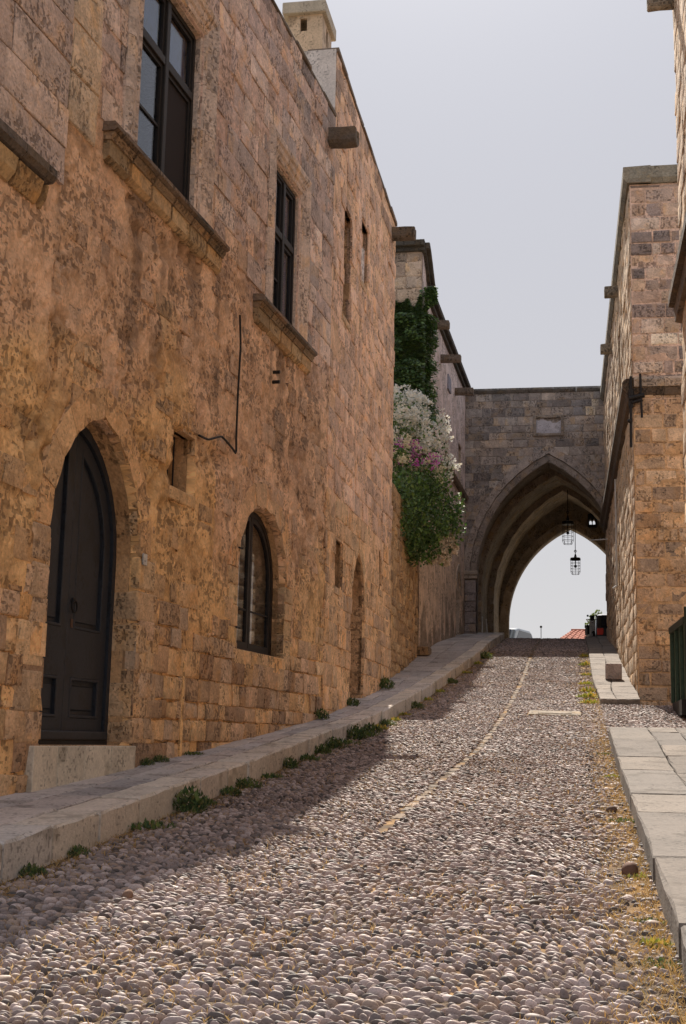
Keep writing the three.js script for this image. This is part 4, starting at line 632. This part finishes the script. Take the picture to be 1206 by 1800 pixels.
// ---------------------------------------------------------------- near right house at the edge of the frame
{
  const H = thing('stone_house', 'sunlit stone house at the right edge of the picture with a spout near its roof', 'house', [2.4, ground(14), -14]), f = rngOf(1701), FN = new Face(1.66, 20, 0, 1), L = 15, T = 12.2;
  part(H, 'wall_core', lbox(FN, .003, L, -1.6, T, -.5, -.03), M.plaster, false, col(.45, .34, .25)); part(H, 'house_body', lbox(FN, 0, L, -1.6, T - .2, -6, -.502), M.plaster, false, col(.42, .32, .24));
  part(H, 'mortar', bed(FN, { a0: .004, a1: L, y0: -1.5, y1: T, step: .12, disp: (a, y) => -.004 + .026 * (fbm(a * 2.6, y * 2.6, 4, 951) - .5), color: (a, y) => { const m = .86 + .3 * fbm(a * 4, y * 4, 3, 961); return [.48 * m, .37 * m, .27 * m]; } }), M.plaster);
  addStones(H, 'stone', masonry(FN, { seed: 121, a0: .004, a1: L, a0fixed: 1, y0: -1.5, y1: T, course: [.3, .42], len: [.45, 1], gap: .008, ch: .014, bulge: .014, jit: .008, proud: (a, y, g) => rr(-.004, .022, g), color: (a, y, g) => vary(pick([[.47, .37, .28], [.43, .33, .25], [.51, .4, .3]], g), .09, g), bottom: (a) => FN.G(a, KERB_R) - .06 }), M.stone, 60);
  for (let a = 0; a < L - .1; a += 1.0) { part(H, 'string_course', sweepProfile(FN, [[-.06, 6.86], [.2, 6.84], [.2, 6.7], [-.06, 6.66]], a + .003, a + .997), M.stone, false, vary(col(.1, .08, .07), .15, f)); part(H, 'string_course', sweepProfile(FN, [[-.06, 6.658], [.12, 6.658], [.1, 6.46], [-.06, 6.42]], a + .003, a + .997), M.stone, false, vary(col(.14, .11, .09), .15, f)); part(H, 'coping_stone', lbox(FN, a + .003, a + .997, T + .002, T + .14, -.5, .08, .02), M.stone, false, vary(col(.2, .18, .16), .15, f)); }
  spout(H, FN, .3, 11.58, .42, .12, col(.24, .21, .18)); part(H, 'water_spout', lbox(FN, .2, .4, 11.8, 11.86, .3, .56, .015), M.stone, false, col(.24, .21, .18));
}
// ---------------------------------------------------------------- climbing plants
function leafGeo(l, w, fold) { const p = [0, 0, 0, -w, l * .45, fold, 0, l * .5, 0, 0, 0, 0, 0, l * .5, 0, w, l * .45, fold, 0, l, -fold * .5, 0, l * .5, 0, -w, l * .45, fold, 0, l, -fold * .5, w, l * .45, fold, 0, l * .5, 0]; const g = new THREE.BufferGeometry(); g.setAttribute('position', new THREE.Float32BufferAttribute(p, 3)); g.setAttribute('uv', new THREE.Float32BufferAttribute(new Float32Array(24), 2)); g.computeVertexNormals(); return g; }
const LEAF = leafGeo(.085, .034, .014), BRACT = leafGeo(.07, .036, .02), IVY = leafGeo(.09, .045, .01);
function foliage(parent, name, geo, mat, items) { const o = shade(new THREE.InstancedMesh(geo, mat, items.length)), m = new THREE.Matrix4(), q = new THREE.Quaternion(), e = new THREE.Euler(), c = new THREE.Color(), w = worldPos(parent); items.forEach((it, i) => { e.set(it.e[0], it.e[1], it.e[2], 'YXZ'); q.setFromEuler(e); m.compose(V3(it.p[0] - w.x, it.p[1] - w.y, it.p[2] - w.z), q, V3(it.s, it.s, it.s)); o.setMatrixAt(i, m); o.setColorAt(i, c.setRGB(...it.c)); }); o.name = name; o.userData.kind = 'stuff'; parent.add(o); return o; }
const greens = [[.08, .18, .04], [.13, .26, .05], [.05, .12, .035], [.2, .33, .07], [.1, .2, .06]];
const anyDir = (f) => [rr(-1.2, 1.6, f), rr(0, 6.28, f), rr(-.6, .6, f)];
function clumps(f, cs, per, spread) { const l = []; for (const [x, y, Z, r] of cs) for (let k = 0; k < per * r * r; k++) { const u = rr(-1, 1, f), t = rr(0, 6.28, f), q = Math.sqrt(1 - u * u), d = r * Math.pow(f(), .38) * rr(.8, 1.12, f); l.push([x + d * q * Math.cos(t) * spread[0], y + d * u * spread[1], -Z + d * q * Math.sin(t) * spread[2]]); } return l; }
const wallAt = (Z) => -3.98 - .017 * (Z - 27.1);
{ // ivy on the gable and round its corner
  const t = thing('ivy', 'dark green ivy climbing the plastered house gable above the white blossom', 'ivy', [-4.4, EYE + 8.6, -34.1]), f = rngOf(2001), it = [], P = F3.P(-.55, 0), xr = P.x;
  for (let k = 0; k < 26000; k++) { const y = rr(8.4, 12.35, f), w = fbm(y * 1.3, 4, 3, 1001), side = f() < .25; if (!side) { const x = xr - rr(-.08 * (y < 11.6 ? 1 : 0), 1.25, f); if (y > 11.9 + .9 * (fbm(x * 3.5, 2, 3, 1002) - .4) || vnoise(x * 4, y * 3, 1003) < .06) continue; it.push({ p: [x, EYE + y, P.z + .05 + .42 * f() * smooth(.35, .75, fbm(x * 3, y * 2.2, 2, 1005))], e: [rr(1.6, 2.9, f), rr(-.9, .9, f), rr(-.8, .8, f)], s: rr(.7, 1.25, f), c: vary(pick(greens, f), .25, f).map((q) => q * .8) }); } else { const a = -.55 + Math.pow(f(), 1.4) * (1.3 * smooth(12.2, 8.6, y) + .3); if (vnoise(a * 5, y * 2.5, 1006) < .18) continue; it.push({ p: F3.P(a, y, .03 + .34 * f() * smooth(.3, .75, fbm(a * 4, y * 2.4, 2, 1007))).toArray(), e: [rr(1.6, 2.9, f), rr(.7, 2.3, f), rr(-.8, .8, f)], s: rr(.7, 1.2, f), c: vary(pick(greens, f), .25, f) }); } }
  foliage(t, 'leaves', IVY, M.leafInst, it);
  for (let k = 0; k < 5; k++) { const x = xr - .15 - k * .22; part(t, 'stem', tube([V3(x, EYE + 8.4, P.z + .03), V3(x + .06, EYE + 9.6, P.z + .03), V3(x - .05, EYE + 10.8, P.z + .03), V3(x + .04, EYE + 11.9, P.z + .03)], .014, 12, 5), M.brownWood); }
}
{ // flowering climbers over the garden wall
  const mk = (name, label, seed, cs, leafN, flowers, fcol, bottom) => {
    const f = rngOf(seed), t = thing(name, label, 'climber', [cs[0][0], EYE + bottom, -cs[0][2]]), it = [], fl = [];
    const W = cs.map(([x, y, Z, r]) => [x, EYE + y, Z, r]);
    for (const p of clumps(f, W, leafN, [1, 1, 1.15])) if (p[0] > wallAt(-p[2]) + .04 || p[1] > EYE + 5.75) it.push({ p, e: anyDir(f), s: rr(.8, 1.5, f), c: vary(pick(greens, f), .3, f) });
    for (const [g, n, cl] of flowers) for (const i of g) { const [x, y, Z, r] = W[i]; for (let k = 0; k < n; k++) { const u = rr(-.5, 1, f), th = rr(0, 6.28, f), q = Math.sqrt(1 - u * u), d = r * rr(.9, 1.18, f), c = [x + d * q * Math.cos(th), y + d * u, -Z + d * q * Math.sin(th) * 1.15]; const m = 14 + Math.floor(f() * 14), s = rr(.05, .13, f); for (let j = 0; j < m; j++) fl.push({ p: [c[0] + rr(-s, s, f), c[1] + rr(-s, s, f), c[2] + rr(-s, s, f)], e: anyDir(f), s: rr(.7, 1.2, f), c: vary(pick(cl, f), .08, f) }); } }
    foliage(t, 'leaves', LEAF, M.leafInst, it); if (fl.length) foliage(t, 'blossom', BRACT, M.petal, fl);
    for (let k = 0; k < 4; k++) { const [x, y, Z, r] = W[k % W.length]; part(t, 'stem', tube([V3(wallAt(Z) - .12, EYE + 5.6, -Z - .3 + k * .15), V3(x - .2, y + r * .2, -Z), V3(x, y, -Z + .1), V3(x + r * .3, y - r * .4, -Z + .2)], .016, 10, 5), M.brownWood); }
  };
  const white = [[.82, .83, .79], [.86, .86, .82], [.76, .79, .76], [.84, .81, .7]], pinkc = [[.55, .1, .48], [.62, .16, .55], [.66, .26, .55]], cream = [[.74, .68, .48], [.78, .72, .55]];
  mk('white_bougainvillea', 'climber massed with white blossom just below the ivy', 2101, [[-4.3, 8.35, 32.9, .62], [-3.85, 7.9, 33.2, .62], [-4.35, 7.6, 32.4, .7], [-3.75, 7.3, 33.2, .55], [-3.4, 6.95, 33.6, .42], [-4.5, 8.2, 32.0, .55]], 620, [[[0, 1, 2, 5], 62, white], [[3, 4], 20, white]], white, 6.4);
  mk('pink_bougainvillea', 'climber with magenta blossom among pale leaf tips over the garden wall', 2201, [[-4.2, 6.95, 31.6, .45], [-3.85, 6.75, 32.0, .48], [-3.55, 6.6, 32.5, .42], [-4.4, 6.85, 31.0, .4]], 900, [[[0, 1, 3], 9, pinkc], [[0, 1, 2, 3], 9, cream]], pinkc, 6.2);
  mk('green_climber', 'thick dark green creeper hanging down the garden wall over the pavement', 2301, [[-4.1, 6.1, 31.4, .6], [-3.75, 6.0, 32.1, .6], [-4.0, 5.4, 31.2, .62], [-3.6, 5.3, 32.0, .62], [-4.05, 4.85, 31.0, .5], [-3.7, 4.75, 31.9, .48], [-3.25, 5.9, 33.2, .5], [-3.2, 5.35, 33.4, .46], [-4.2, 5.8, 30.3, .55], [-4.15, 5.2, 30.2, .5], [-3.95, 4.55, 31.6, .38], [-4.25, 4.9, 29.9, .4], [-3.5, 6.4, 32.8, .4]], 2300, [[[6], 3, cream]], cream, 4.2);
  mk('cream_climber', 'small tuft of cream blossom at the outer edge of the creeper', 2401, [[-3.3, 4.85, 33.3, .26], [-3.42, 4.6, 33.2, .22], [-3.28, 5.1, 33.5, .2]], 900, [[[0, 1, 2], 34, [[.8, .68, .55], [.82, .74, .62]]]], cream, 4.4);
}
// ---------------------------------------------------------------- weeds and dry grass
function weedGeo(seed, n, R0, H) { const f = rngOf(seed), l = []; for (let k = 0; k < n; k++) { const g = leafGeo(rr(.035, .07, f), rr(.01, .02, f), .006), a = rr(0, 6.28, f), d = R0 * Math.sqrt(f()); g.rotateX(rr(-.2, 1.3, f)); g.rotateY(a + rr(-.8, .8, f)); g.translate(d * Math.sin(a), H * f() * (1 - .6 * d / R0), d * Math.cos(a)); l.push(tint(fin(g), vary(pick([[.07, .13, .035], [.11, .18, .045], [.05, .095, .035], [.2, .2, .07], [.16, .22, .06]], f), .25, f))); } return mergeGeometries(l); }
const WG = [[230, .16, .14], [330, .2, .2], [150, .22, .07], [260, .13, .24], [190, .19, .1]].map(([n, r, h], k) => weedGeo(3000 + k, n, r, h)), WY = [1, 2].map((k) => weedGeo(3100 + k, 120, .14, .07)); for (const g of WY) { const c = g.attributes.color; for (let i = 0; i < c.count; i++) c.setXYZ(i, c.getX(i) * 3.2 + .04, c.getY(i) * 2.2 + .03, c.getZ(i) * 1.5); }
const ORD = ['first', 'second', 'third', 'fourth', 'fifth', 'sixth', 'seventh', 'eighth', 'ninth', 'tenth', 'eleventh', 'twelfth', 'thirteenth', 'fourteenth', 'fifteenth', 'sixteenth', 'seventeenth', 'eighteenth', 'nineteenth', 'twentieth'];
{
  const f = rngOf(3201);
  const row = (name, list, geos, lab, group) => list.forEach(([x, Z, s, y], i) => { const o = shade(new THREE.Mesh(geos[i % geos.length], M.leaf)); o.name = numbered(name); o.position.set(x, (y ?? ground(Z) + lump(x, Z)) - .01, -Z); o.rotation.y = rr(0, 6, f); o.scale.set(s * rr(.9, 1.2, f), s * rr(.8, 1.2, f), s); o.userData = { label: lab(ORD[i]), category: 'weed', group }; scene.add(o); });
  row('weed_clump', [[8.2, .55], [9.0, .45], [10.3, 1.0], [11.35, 1.1], [11.9, .65], [12.7, .75], [13.3, .8], [14.3, .7], [15.3, .7], [16.3, .75], [17.1, .8], [17.8, .9], [18.4, .95], [19.0, 1.1], [19.5, 1.1], [20.0, 1.0]].map(([Z, s]) => [kerbL(Z) + .1 * s, Z, s]), WG, (o) => `${o} dark green weed clump along the left kerb, counting from the camera`, 'weeds along the shaded left kerb');
  row('sunlit_weed', [[20.6, .9], [21.3, .8], [22.2, .7], [23.2, .8], [24.6, .7], [26.2, .8], [28, .8], [30, .8], [32.5, 1], [34.5, 1], [36, 1], [37.2, 1]].map(([Z, s]) => [kerbL(Z) + .1 * s, Z, s]), [WY[0], WG[1], WY[1]], (o) => `${o} yellow-green sunlit weed at the left kerb, counting uphill`, 'weeds along the sunlit left kerb');
  row('kerb_weed', [[6.55, .45], [6.95, .5], [7.5, .4], [8.9, .5], [11.6, .5], [15.2, .6], [17.8, .5]].map(([Z, s]) => [.38, Z, s]), [WG[2], WY[0]], (o) => `${o} small weed against the right kerb, counting from the camera`, 'weeds along the right kerb');
  row('far_kerb_weed', [[26.0, 1.2], [27.2, 1.3], [28.6, 1.2], [30.2, 1.2], [32.2, 1.1], [34.5, 1.1], [36.6, 1]].map(([Z, s]) => [.24, Z, s]), [WY[1], WY[0]], (o) => `${o} yellow-green weed beside the far right pavement, counting uphill`, 'weeds beside the far right pavement');
  row('wall_weed', [[2.6, .5], [2.95, .45], [3.85, .55], [9.3, .9]].map(([a, s]) => { const p = F1.P(a, 0, .07); return [p.x, -p.z, s, ground(-p.z) + KERB_L]; }), WG, (o) => `${o} weed at the foot of the left house wall, counting from its door`, 'weeds at the foot of the near house');
  row('corner_weed', [[2.2, .9], [5.9, 1.1]].map(([a, s]) => { const p = F2.P(a, 0, .08); return [p.x, -p.z, s, ground(-p.z) + KERB_L]; }), WG, (o) => `${o} weed at the foot of the taller house wall, counting uphill`, 'weeds at the foot of the taller house');
  // dry grass and straw in the joints
  const blade = leafGeo(.05, .003, .002), it = [], cl = [[.5, .32, .1], [.56, .38, .14], [.42, .27, .1], [.46, .34, .14]];
  for (let k = 0; k < 42000; k++) { const Z = 4 + 34 * Math.pow(f(), 1.7), e = f(), x0 = kerbL(Z) + .03, x1 = .45, x = e < .3 ? x1 - Math.abs(rr(0, .5, f) * f()) : e < .42 ? x0 + rr(0, .4, f) * f() : rr(x0, x1, f); if (vnoise(x * 1.5, Z * 1.5, 3301) < .42 && e > .42) continue; it.push({ p: [x, ground(Z) + lump(x, Z) + .004, -Z], e: [rr(-1.3, 1.3, f), rr(0, 6.3, f), rr(-1, 1, f)], s: rr(.5, 1.1, f), c: vary(pick(cl, f), .2, f) }); }
  const g = new THREE.Group(); g.name = 'dry_grass'; g.userData = { label: 'dry straw-coloured grass growing in the joints of the pebbles', category: 'grass', kind: 'stuff' }; scene.add(g); foliage(g, 'blades', blade, M.petal, it);
}
{ // loose stones
  const g = pebbleGeo(401), mk = (x, Z, s, c, label) => { const o = shade(new THREE.Mesh(g, std({ color: new THREE.Color().setRGB(...c), roughness: .9 }))); o.name = numbered('loose_stone'); o.scale.set(...s); o.position.set(x, ground(Z) + lump(x, Z) + s[1] * .55, -Z); o.userData = { label, category: 'stone' }; scene.add(o); };
  mk(.33, 8.95, [.055, .06, .05], [.13, .07, .05], 'dark brown stone lying by the right kerb'); mk(-2.58, 7.55, [.032, .036, .03], [.2, .12, .08], 'reddish round stone in the shade near the left kerb'); mk(.3, 12.2, [.05, .04, .04], [.12, .08, .06], 'small dark stone near the right kerb further up the slope');
}
// ---------------------------------------------------------------- lanterns under the archway
function lantern(x, yTop, yBot, Z, w, chainTop, label, pale) {
  const t = thing('hanging_lantern', label, 'lantern', [x, EYE + yBot, -Z], 'iron lanterns under the archway'), r = w / 2, h = yTop - yBot, Y = EYE;
  part(t, 'chain', rod(V3(x, Y + yTop + .05, -Z), V3(x, Y + chainTop, -Z), .014), M.iron);
  part(t, 'crown', new THREE.CylinderGeometry(r * 1.02, r * 1.1, h * .14, 12, 1, pale).translate(x, Y + yTop - h * .07, -Z), M.iron);
  part(t, 'hook', merge([new THREE.ConeGeometry(r * .3, h * .3, 8).translate(x, Y + yTop + h * .2, -Z), new THREE.TorusGeometry(r * .22, .014, 6, 12).translate(x, Y + yTop + h * .4, -Z)]), M.iron);
  for (let k = 1; k < 6; k++) { const g = new THREE.TorusGeometry(r * (k === 5 ? .72 : .96), .008, 6, 20); g.rotateX(Math.PI / 2); g.translate(x, Y + yTop - h * .14 - (h * .84) * k / 5, -Z); part(t, 'cage_ring', g, M.iron); }
  for (let k = 0; k < 8; k++) { const a = k * Math.PI / 4, c = Math.cos(a) * r * .96, s = Math.sin(a) * r * .96; part(t, 'cage_bar', merge([rod(V3(x + c, Y + yTop - h * .1, -Z + s), V3(x + c, Y + yBot + h * .16, -Z + s), .008, 5), rod(V3(x + c, Y + yBot + h * .16, -Z + s), V3(x + c * .75, Y + yBot + .02, -Z + s * .75), .008, 5)]), M.iron); }
  part(t, 'bulb_holder', merge([rod(V3(x, Y + yTop - h * .1, -Z), V3(x, Y + yTop - h * .42, -Z), .02), new THREE.SphereGeometry(.06, 10, 8).translate(x, Y + yTop - h * .5, -Z)]), M.iron);
}
lantern(-.26, 8.55, 7.64, 51, .44, 9.8, 'upper black iron lantern hanging on a long chain under the vault', false);
lantern(.02, 7.62, 6.92, 54.6, .4, 9.2, 'lower and smaller iron cage lantern hanging against the bright sky', true);
{ // two thin white posts at the foot of the arch
  for (const [x0, x1, h, l] of [[-3.28, -3.28, .55, 'left one of two thin white posts inside the archway'], [-3.14, -3.1, .46, 'right, leaning one of two thin white posts inside the archway']]) { const y = ground(46.9) + KERB_L, t = thing('white_post', l, 'post', [x1, y, -46.9]); part(t, 'shaft', rod(V3(x1, y - .02, -46.9), V3(x0, y + h, -46.9), .02), M.white); part(t, 'cap', new THREE.SphereGeometry(.026, 8, 6).translate(x0, y + h, -46.9), M.white); }
}
// ---------------------------------------------------------------- things on the right
single('stone_bollard_block', 'squared grey stone block standing on the far right pavement', 'stone block', (() => { const g = new RoundedBoxGeometry(.36, .36, .4, 2, .02); g.translate(.83, ground(30.2) + KERB_F + .17, -30.2); return triUV(g); })(), M.stone, undefined, col(.27, .235, .24));
{ // green waste skip in the alley
  const y = ground(23.6), t = thing('waste_skip', 'dark green metal waste skip with red and white striped board in the alley', 'skip', [2.6, y, -24]);
  const FL = new Face(1.8, 25.2, .09, 2.3), Yb = y - EYE;
  part(t, 'side_panel', slabPoly(FL, [[0, Yb + .35], [2.2, Yb + .3], [2.2, Yb + 1.6], [0, Yb + 1.75]], -.04, 0), M.green);
  for (const a of [0, .72, 1.45, 2.14]) part(t, 'rib', lbox(FL, a, a + .08, Yb + .3, Yb + 1.66, 0, .07, .012), M.green);
  part(t, 'top_rim', lbox(FL, 0, 2.26, Yb + 1.58, Yb + 1.7, -.02, .09, .015), M.greenDark);
  part(t, 'base_frame', box(1.75, 3.4, y + .04, y + .3, -25.1, -22.95), M.iron);
  part(t, 'corner_post', slabPoly(new Face(1.84, 22.86, 1, 0), [[0, Yb], [.09, Yb], [.06, Yb + 1.86], [-.02, Yb + 1.86]], -.1, 0, [], .01), M.greenDark);
  const FE = new Face(1.88, 22.98, 1, 0); part(t, 'end_panel', lbox(FE, 0, 1.4, Yb + .3, Yb + 1.5, -.05, 0), M.greenDark); part(t, 'far_panel', lbox(new Face(3.36, 22.95, 0, -1), 0, 2.2, Yb + .3, Yb + 1.55, -.04, 0), M.green);
  const brd = part(t, 'warning_board', lbox(FE, .02, .98, Yb + .55, Yb + 1.15, .002, .02), M.white);
  for (let k = -1; k < 5; k++) { const p = halfClip(halfClip([[.02 + k * .26, Yb + .551], [.15 + k * .26, Yb + .551], [.75 + k * .26, Yb + 1.149], [.62 + k * .26, Yb + 1.149]], [.021, 99], [.021, -99], true), [.979, -99], [.979, 99], true); if (p.length > 2) part(brd, 'red_stripe', slabPoly(FE, p, .0202, .023), M.red); }
}
// ---------------------------------------------------------------- beyond the arch
function makeCar(name, label, x, Z, yaw, paint, sc) {
  const y = ground(Z), t = thing(name, label, 'car', [x, y, -Z]); t.rotation.y = yaw; t.scale.setScalar(sc);
  const add = (n, g, m, p = t) => { const o = shade(new THREE.Mesh(fin(g), m)); o.name = n; p.add(o); return o; };
  const ext = (pts, w, b) => { const g = new THREE.ExtrudeGeometry(shapeOf(pts), { depth: w - 2 * b, bevelEnabled: true, bevelSize: b, bevelThickness: b, bevelSegments: 2, bevelOffset: -b }); g.translate(0, 0, -w / 2 + b); return g; };
  const pm = new THREE.MeshPhysicalMaterial({ color: new THREE.Color().setRGB(...paint), roughness: .35, clearcoat: 1, clearcoatRoughness: .08 });
  add('body', ext([[-2.0, .3], [2.0, .3], [2.05, .55], [1.95, .8], [1.1, .92], [.55, 1.38], [.3, 1.46], [-1.15, 1.46], [-1.7, 1.36], [-1.98, .95], [-2.06, .6]], 1.72, .09), pm);
  for (const s of [-1, 1]) { add('side_window', new THREE.ExtrudeGeometry(shapeOf([[-1.6, .95], [.85, .95], [.4, 1.34], [-1.2, 1.36]]), { depth: .01, bevelEnabled: false }).translate(0, 0, s > 0 ? .855 : -.865), M.glass); add('mirror', new RoundedBoxGeometry(.12, .14, .2, 1, .03).translate(.75, 1.02, s * .97), pm); }
  { const w = new THREE.PlaneGeometry(1.4, .6); w.rotateY(Math.PI / 2); w.rotateZ(.87); w.translate(.86, 1.15, 0); add('windscreen', w, M.glass); const b = new THREE.PlaneGeometry(1.35, .45); b.rotateY(-Math.PI / 2); b.rotateZ(-.6); b.translate(-1.87, 1.18, 0); add('rear_window', b, M.glass); }
  for (const a of [-1.25, 1.28]) for (const s of [-1, 1]) { const g = new THREE.CylinderGeometry(.32, .32, .2, 20); g.rotateX(Math.PI / 2); g.translate(a, .32, s * .77); const w = add('wheel', g, M.rubber); const r = new THREE.CylinderGeometry(.2, .2, .22, 14); r.rotateX(Math.PI / 2); r.translate(a, .32, s * .77); add('rim', r, M.chrome, w); }
  for (const s of [-1, 1]) { add('headlight', new RoundedBoxGeometry(.1, .14, .34, 1, .03).translate(2.0, .68, s * .62), M.chrome); add('tail_light', new RoundedBoxGeometry(.08, .24, .2, 1, .03).translate(-1.99, .82, s * .7), M.red); }
  return t;
}
makeCar('parked_car', 'blue-grey parked car seen over the crest left of the arch opening', -2.95, 59, 1.3, [.16, .22, .28], 1.05);
makeCar('parked_car', 'black parked car partly hidden behind the right wall beyond the arch', 2.12, 57.5, 1.5, [.006, .006, .01], 1.33);
{ // scooter
  const Z = 51.6, y = ground(Z) + KERB_F, t = thing('parked_scooter', 'pale motor scooter with dark screen parked beyond the arch by the right wall', 'scooter', [.58, y, -Z]); t.scale.setScalar(.85); t.rotation.y = -1.4;
  const add = (n, g, m) => { const o = shade(new THREE.Mesh(fin(g), m)); o.name = n; t.add(o); };
  const ext = (pts, w) => { const g = new THREE.ExtrudeGeometry(shapeOf(pts), { depth: w, bevelEnabled: true, bevelSize: .02, bevelThickness: .02, bevelSegments: 2 }); g.translate(0, 0, -w / 2); return g; };
  for (const x of [-.62, .62]) { const w = new THREE.TorusGeometry(.2, .055, 10, 22); w.translate(x, .255, 0); add('wheel', w, M.rubber); const h = new THREE.CylinderGeometry(.14, .14, .05, 14); h.rotateX(Math.PI / 2); h.translate(x, .255, 0); add('rim', h, M.chrome); }
  add('front_shield', ext([[.36, .3], [.5, .3], [.52, .7], [.42, 1.0], [.34, 1.0], [.38, .7]], .2), M.white); add('footboard', ext([[-.3, .26], [.42, .26], [.42, .34], [-.3, .34]], .3), M.white); add('rear_body', ext([[-.8, .42], [-.22, .34], [-.16, .68], [-.72, .74], [-.86, .62]], .2), M.rubber);
  add('seat', ext([[-.78, .76], [-.16, .72], [-.14, .8], [-.5, .84], [-.8, .86]], .24), M.rubber); add('handlebar', rod(V3(.36, 1.04, -.24), V3(.36, 1.04, .24), .016), M.rubber); add('steering_column', rod(V3(.62, .26, 0), V3(.36, 1.04, 0), .03), M.chrome); add('windscreen', ext([[.42, 1.02], [.44, 1.02], [.38, 1.2], [.36, 1.2]], .16), M.screen); add('headlight', new THREE.SphereGeometry(.07, 10, 8).translate(.46, .92, 0), M.chrome); for (const s of [-1, 1]) add('mirror', new THREE.SphereGeometry(.05, 8, 6).translate(.36, 1.2, s * .2), M.rubber);
}
{ // house with a red tiled roof far behind
  const Z = 104, y = ground(Z), H = thing('tiled_house', 'far house with a red tiled hipped roof seen through the arch', 'house', [.9, y, -Z]), x0 = -1.9, x1 = 4.6, ev = EYE + 7.55, rd = EYE + 8.92;
  part(H, 'wall', box(x0 + .4, x1 - .4, y - .5, ev, -Z - 5, -Z + 1.4), M.plaster, false, col(.5, .45, .38));
  const roof = new THREE.Group(); roof.name = 'roof'; H.add(roof); const q = (k) => { const t = k / 9, xa = x0 + 1.6 * t, xb = x1 - 1.6 * t, yy = ev + (rd - ev) * t, zz = -Z + 1.8 - 3.4 * t; return [xa, xb, yy, zz]; };
  for (let k = 0; k < 9; k++) { const A = q(k), B = q(k + 1), n = 22; for (let i = 0; i < n; i++) { const a0 = A[0] + (A[1] - A[0]) * i / n, a1 = A[0] + (A[1] - A[0]) * (i + 1) / n, b0 = B[0] + (B[1] - B[0]) * i / n, b1 = B[0] + (B[1] - B[0]) * (i + 1) / n, m = (i % 2) * .05; if (k > 8) continue; part(roof, 'roof_tile', quadSlab([V3(a0, A[2] + .05 + m, A[3]), V3(a1, A[2] + .05 + m, A[3]), V3(b1, B[2] + .02 + m, B[3]), V3(b0, B[2] + .02 + m, B[3])], .08, .01), M.tile); } }
  for (const [p, s] of [[x0, -1], [x1, 1]]) { const g = new THREE.BufferGeometry(), top = s < 0 ? x0 + 1.6 : x1 - 1.6; g.setAttribute('position', new THREE.Float32BufferAttribute([p, ev, -Z + 1.8, top, rd, -Z - 1.6, p, ev, -Z - 5], 3)); g.computeVertexNormals(); part(roof, 'hip', triUV(g), M.tile); }
  part(roof, 'ridge', rod(V3(x0 + 1.55, rd + .04, -Z - 1.6), V3(x1 - 1.55, rd + .04, -Z - 1.6), .09), M.tile);
}
{ // small tree beside it and a lamp pole
  const Z = 96, y = ground(Z), t = thing('small_tree', 'small yellow-green tree beside the red tiled roof', 'tree', [1.45, y, -Z]), f = rngOf(4001), it = [];
  part(t, 'trunk', new THREE.CylinderGeometry(.06, .14, 6.4, 8).translate(1.45, y + 3.2, -Z), M.brownWood);
  for (let k = 0; k < 4; k++) part(t, 'limb', rod(V3(1.45, y + 5 + k * .3, -Z), V3(1.45 + .7 * Math.cos(k * 1.7), y + 6.2 + k * .3, -Z + .7 * Math.sin(k * 1.7)), .035, 5), M.brownWood);
  for (const p of clumps(f, [[1.5, y + 6.7, Z, .55], [1.15, y + 6.3, Z, .4], [1.85, y + 6.2, Z, .45], [1.6, y + 7.15, Z, .3], [1.3, y + 6.95, Z, .25]], 420, [1, .9, 1])) it.push({ p, e: anyDir(f), s: rr(1.6, 3, f), c: vary(pick([[.16, .22, .05], [.22, .27, .08], [.12, .17, .04]], f), .2, f) });
  foliage(t, 'crown', LEAF, M.leafInst, it);
  const zl = 72, yl = ground(zl), p = thing('lamp_pole', 'thin grey lamp pole far off in the middle of the arch opening', 'lamp pole', [-1.85, yl, -zl]); part(p, 'pole', rod(V3(-1.85, yl, -zl), V3(-1.85, EYE + 6.25, -zl), .018), M.rubber); part(p, 'lamp_head', new THREE.SphereGeometry(.07, 10, 8).translate(-1.85, EYE + 6.27, -zl), M.rubber);
}
scene.traverse((o) => { if (o.isMesh) { o.castShadow = true; o.receiveShadow = true; } });
renderer.render(scene, camera);
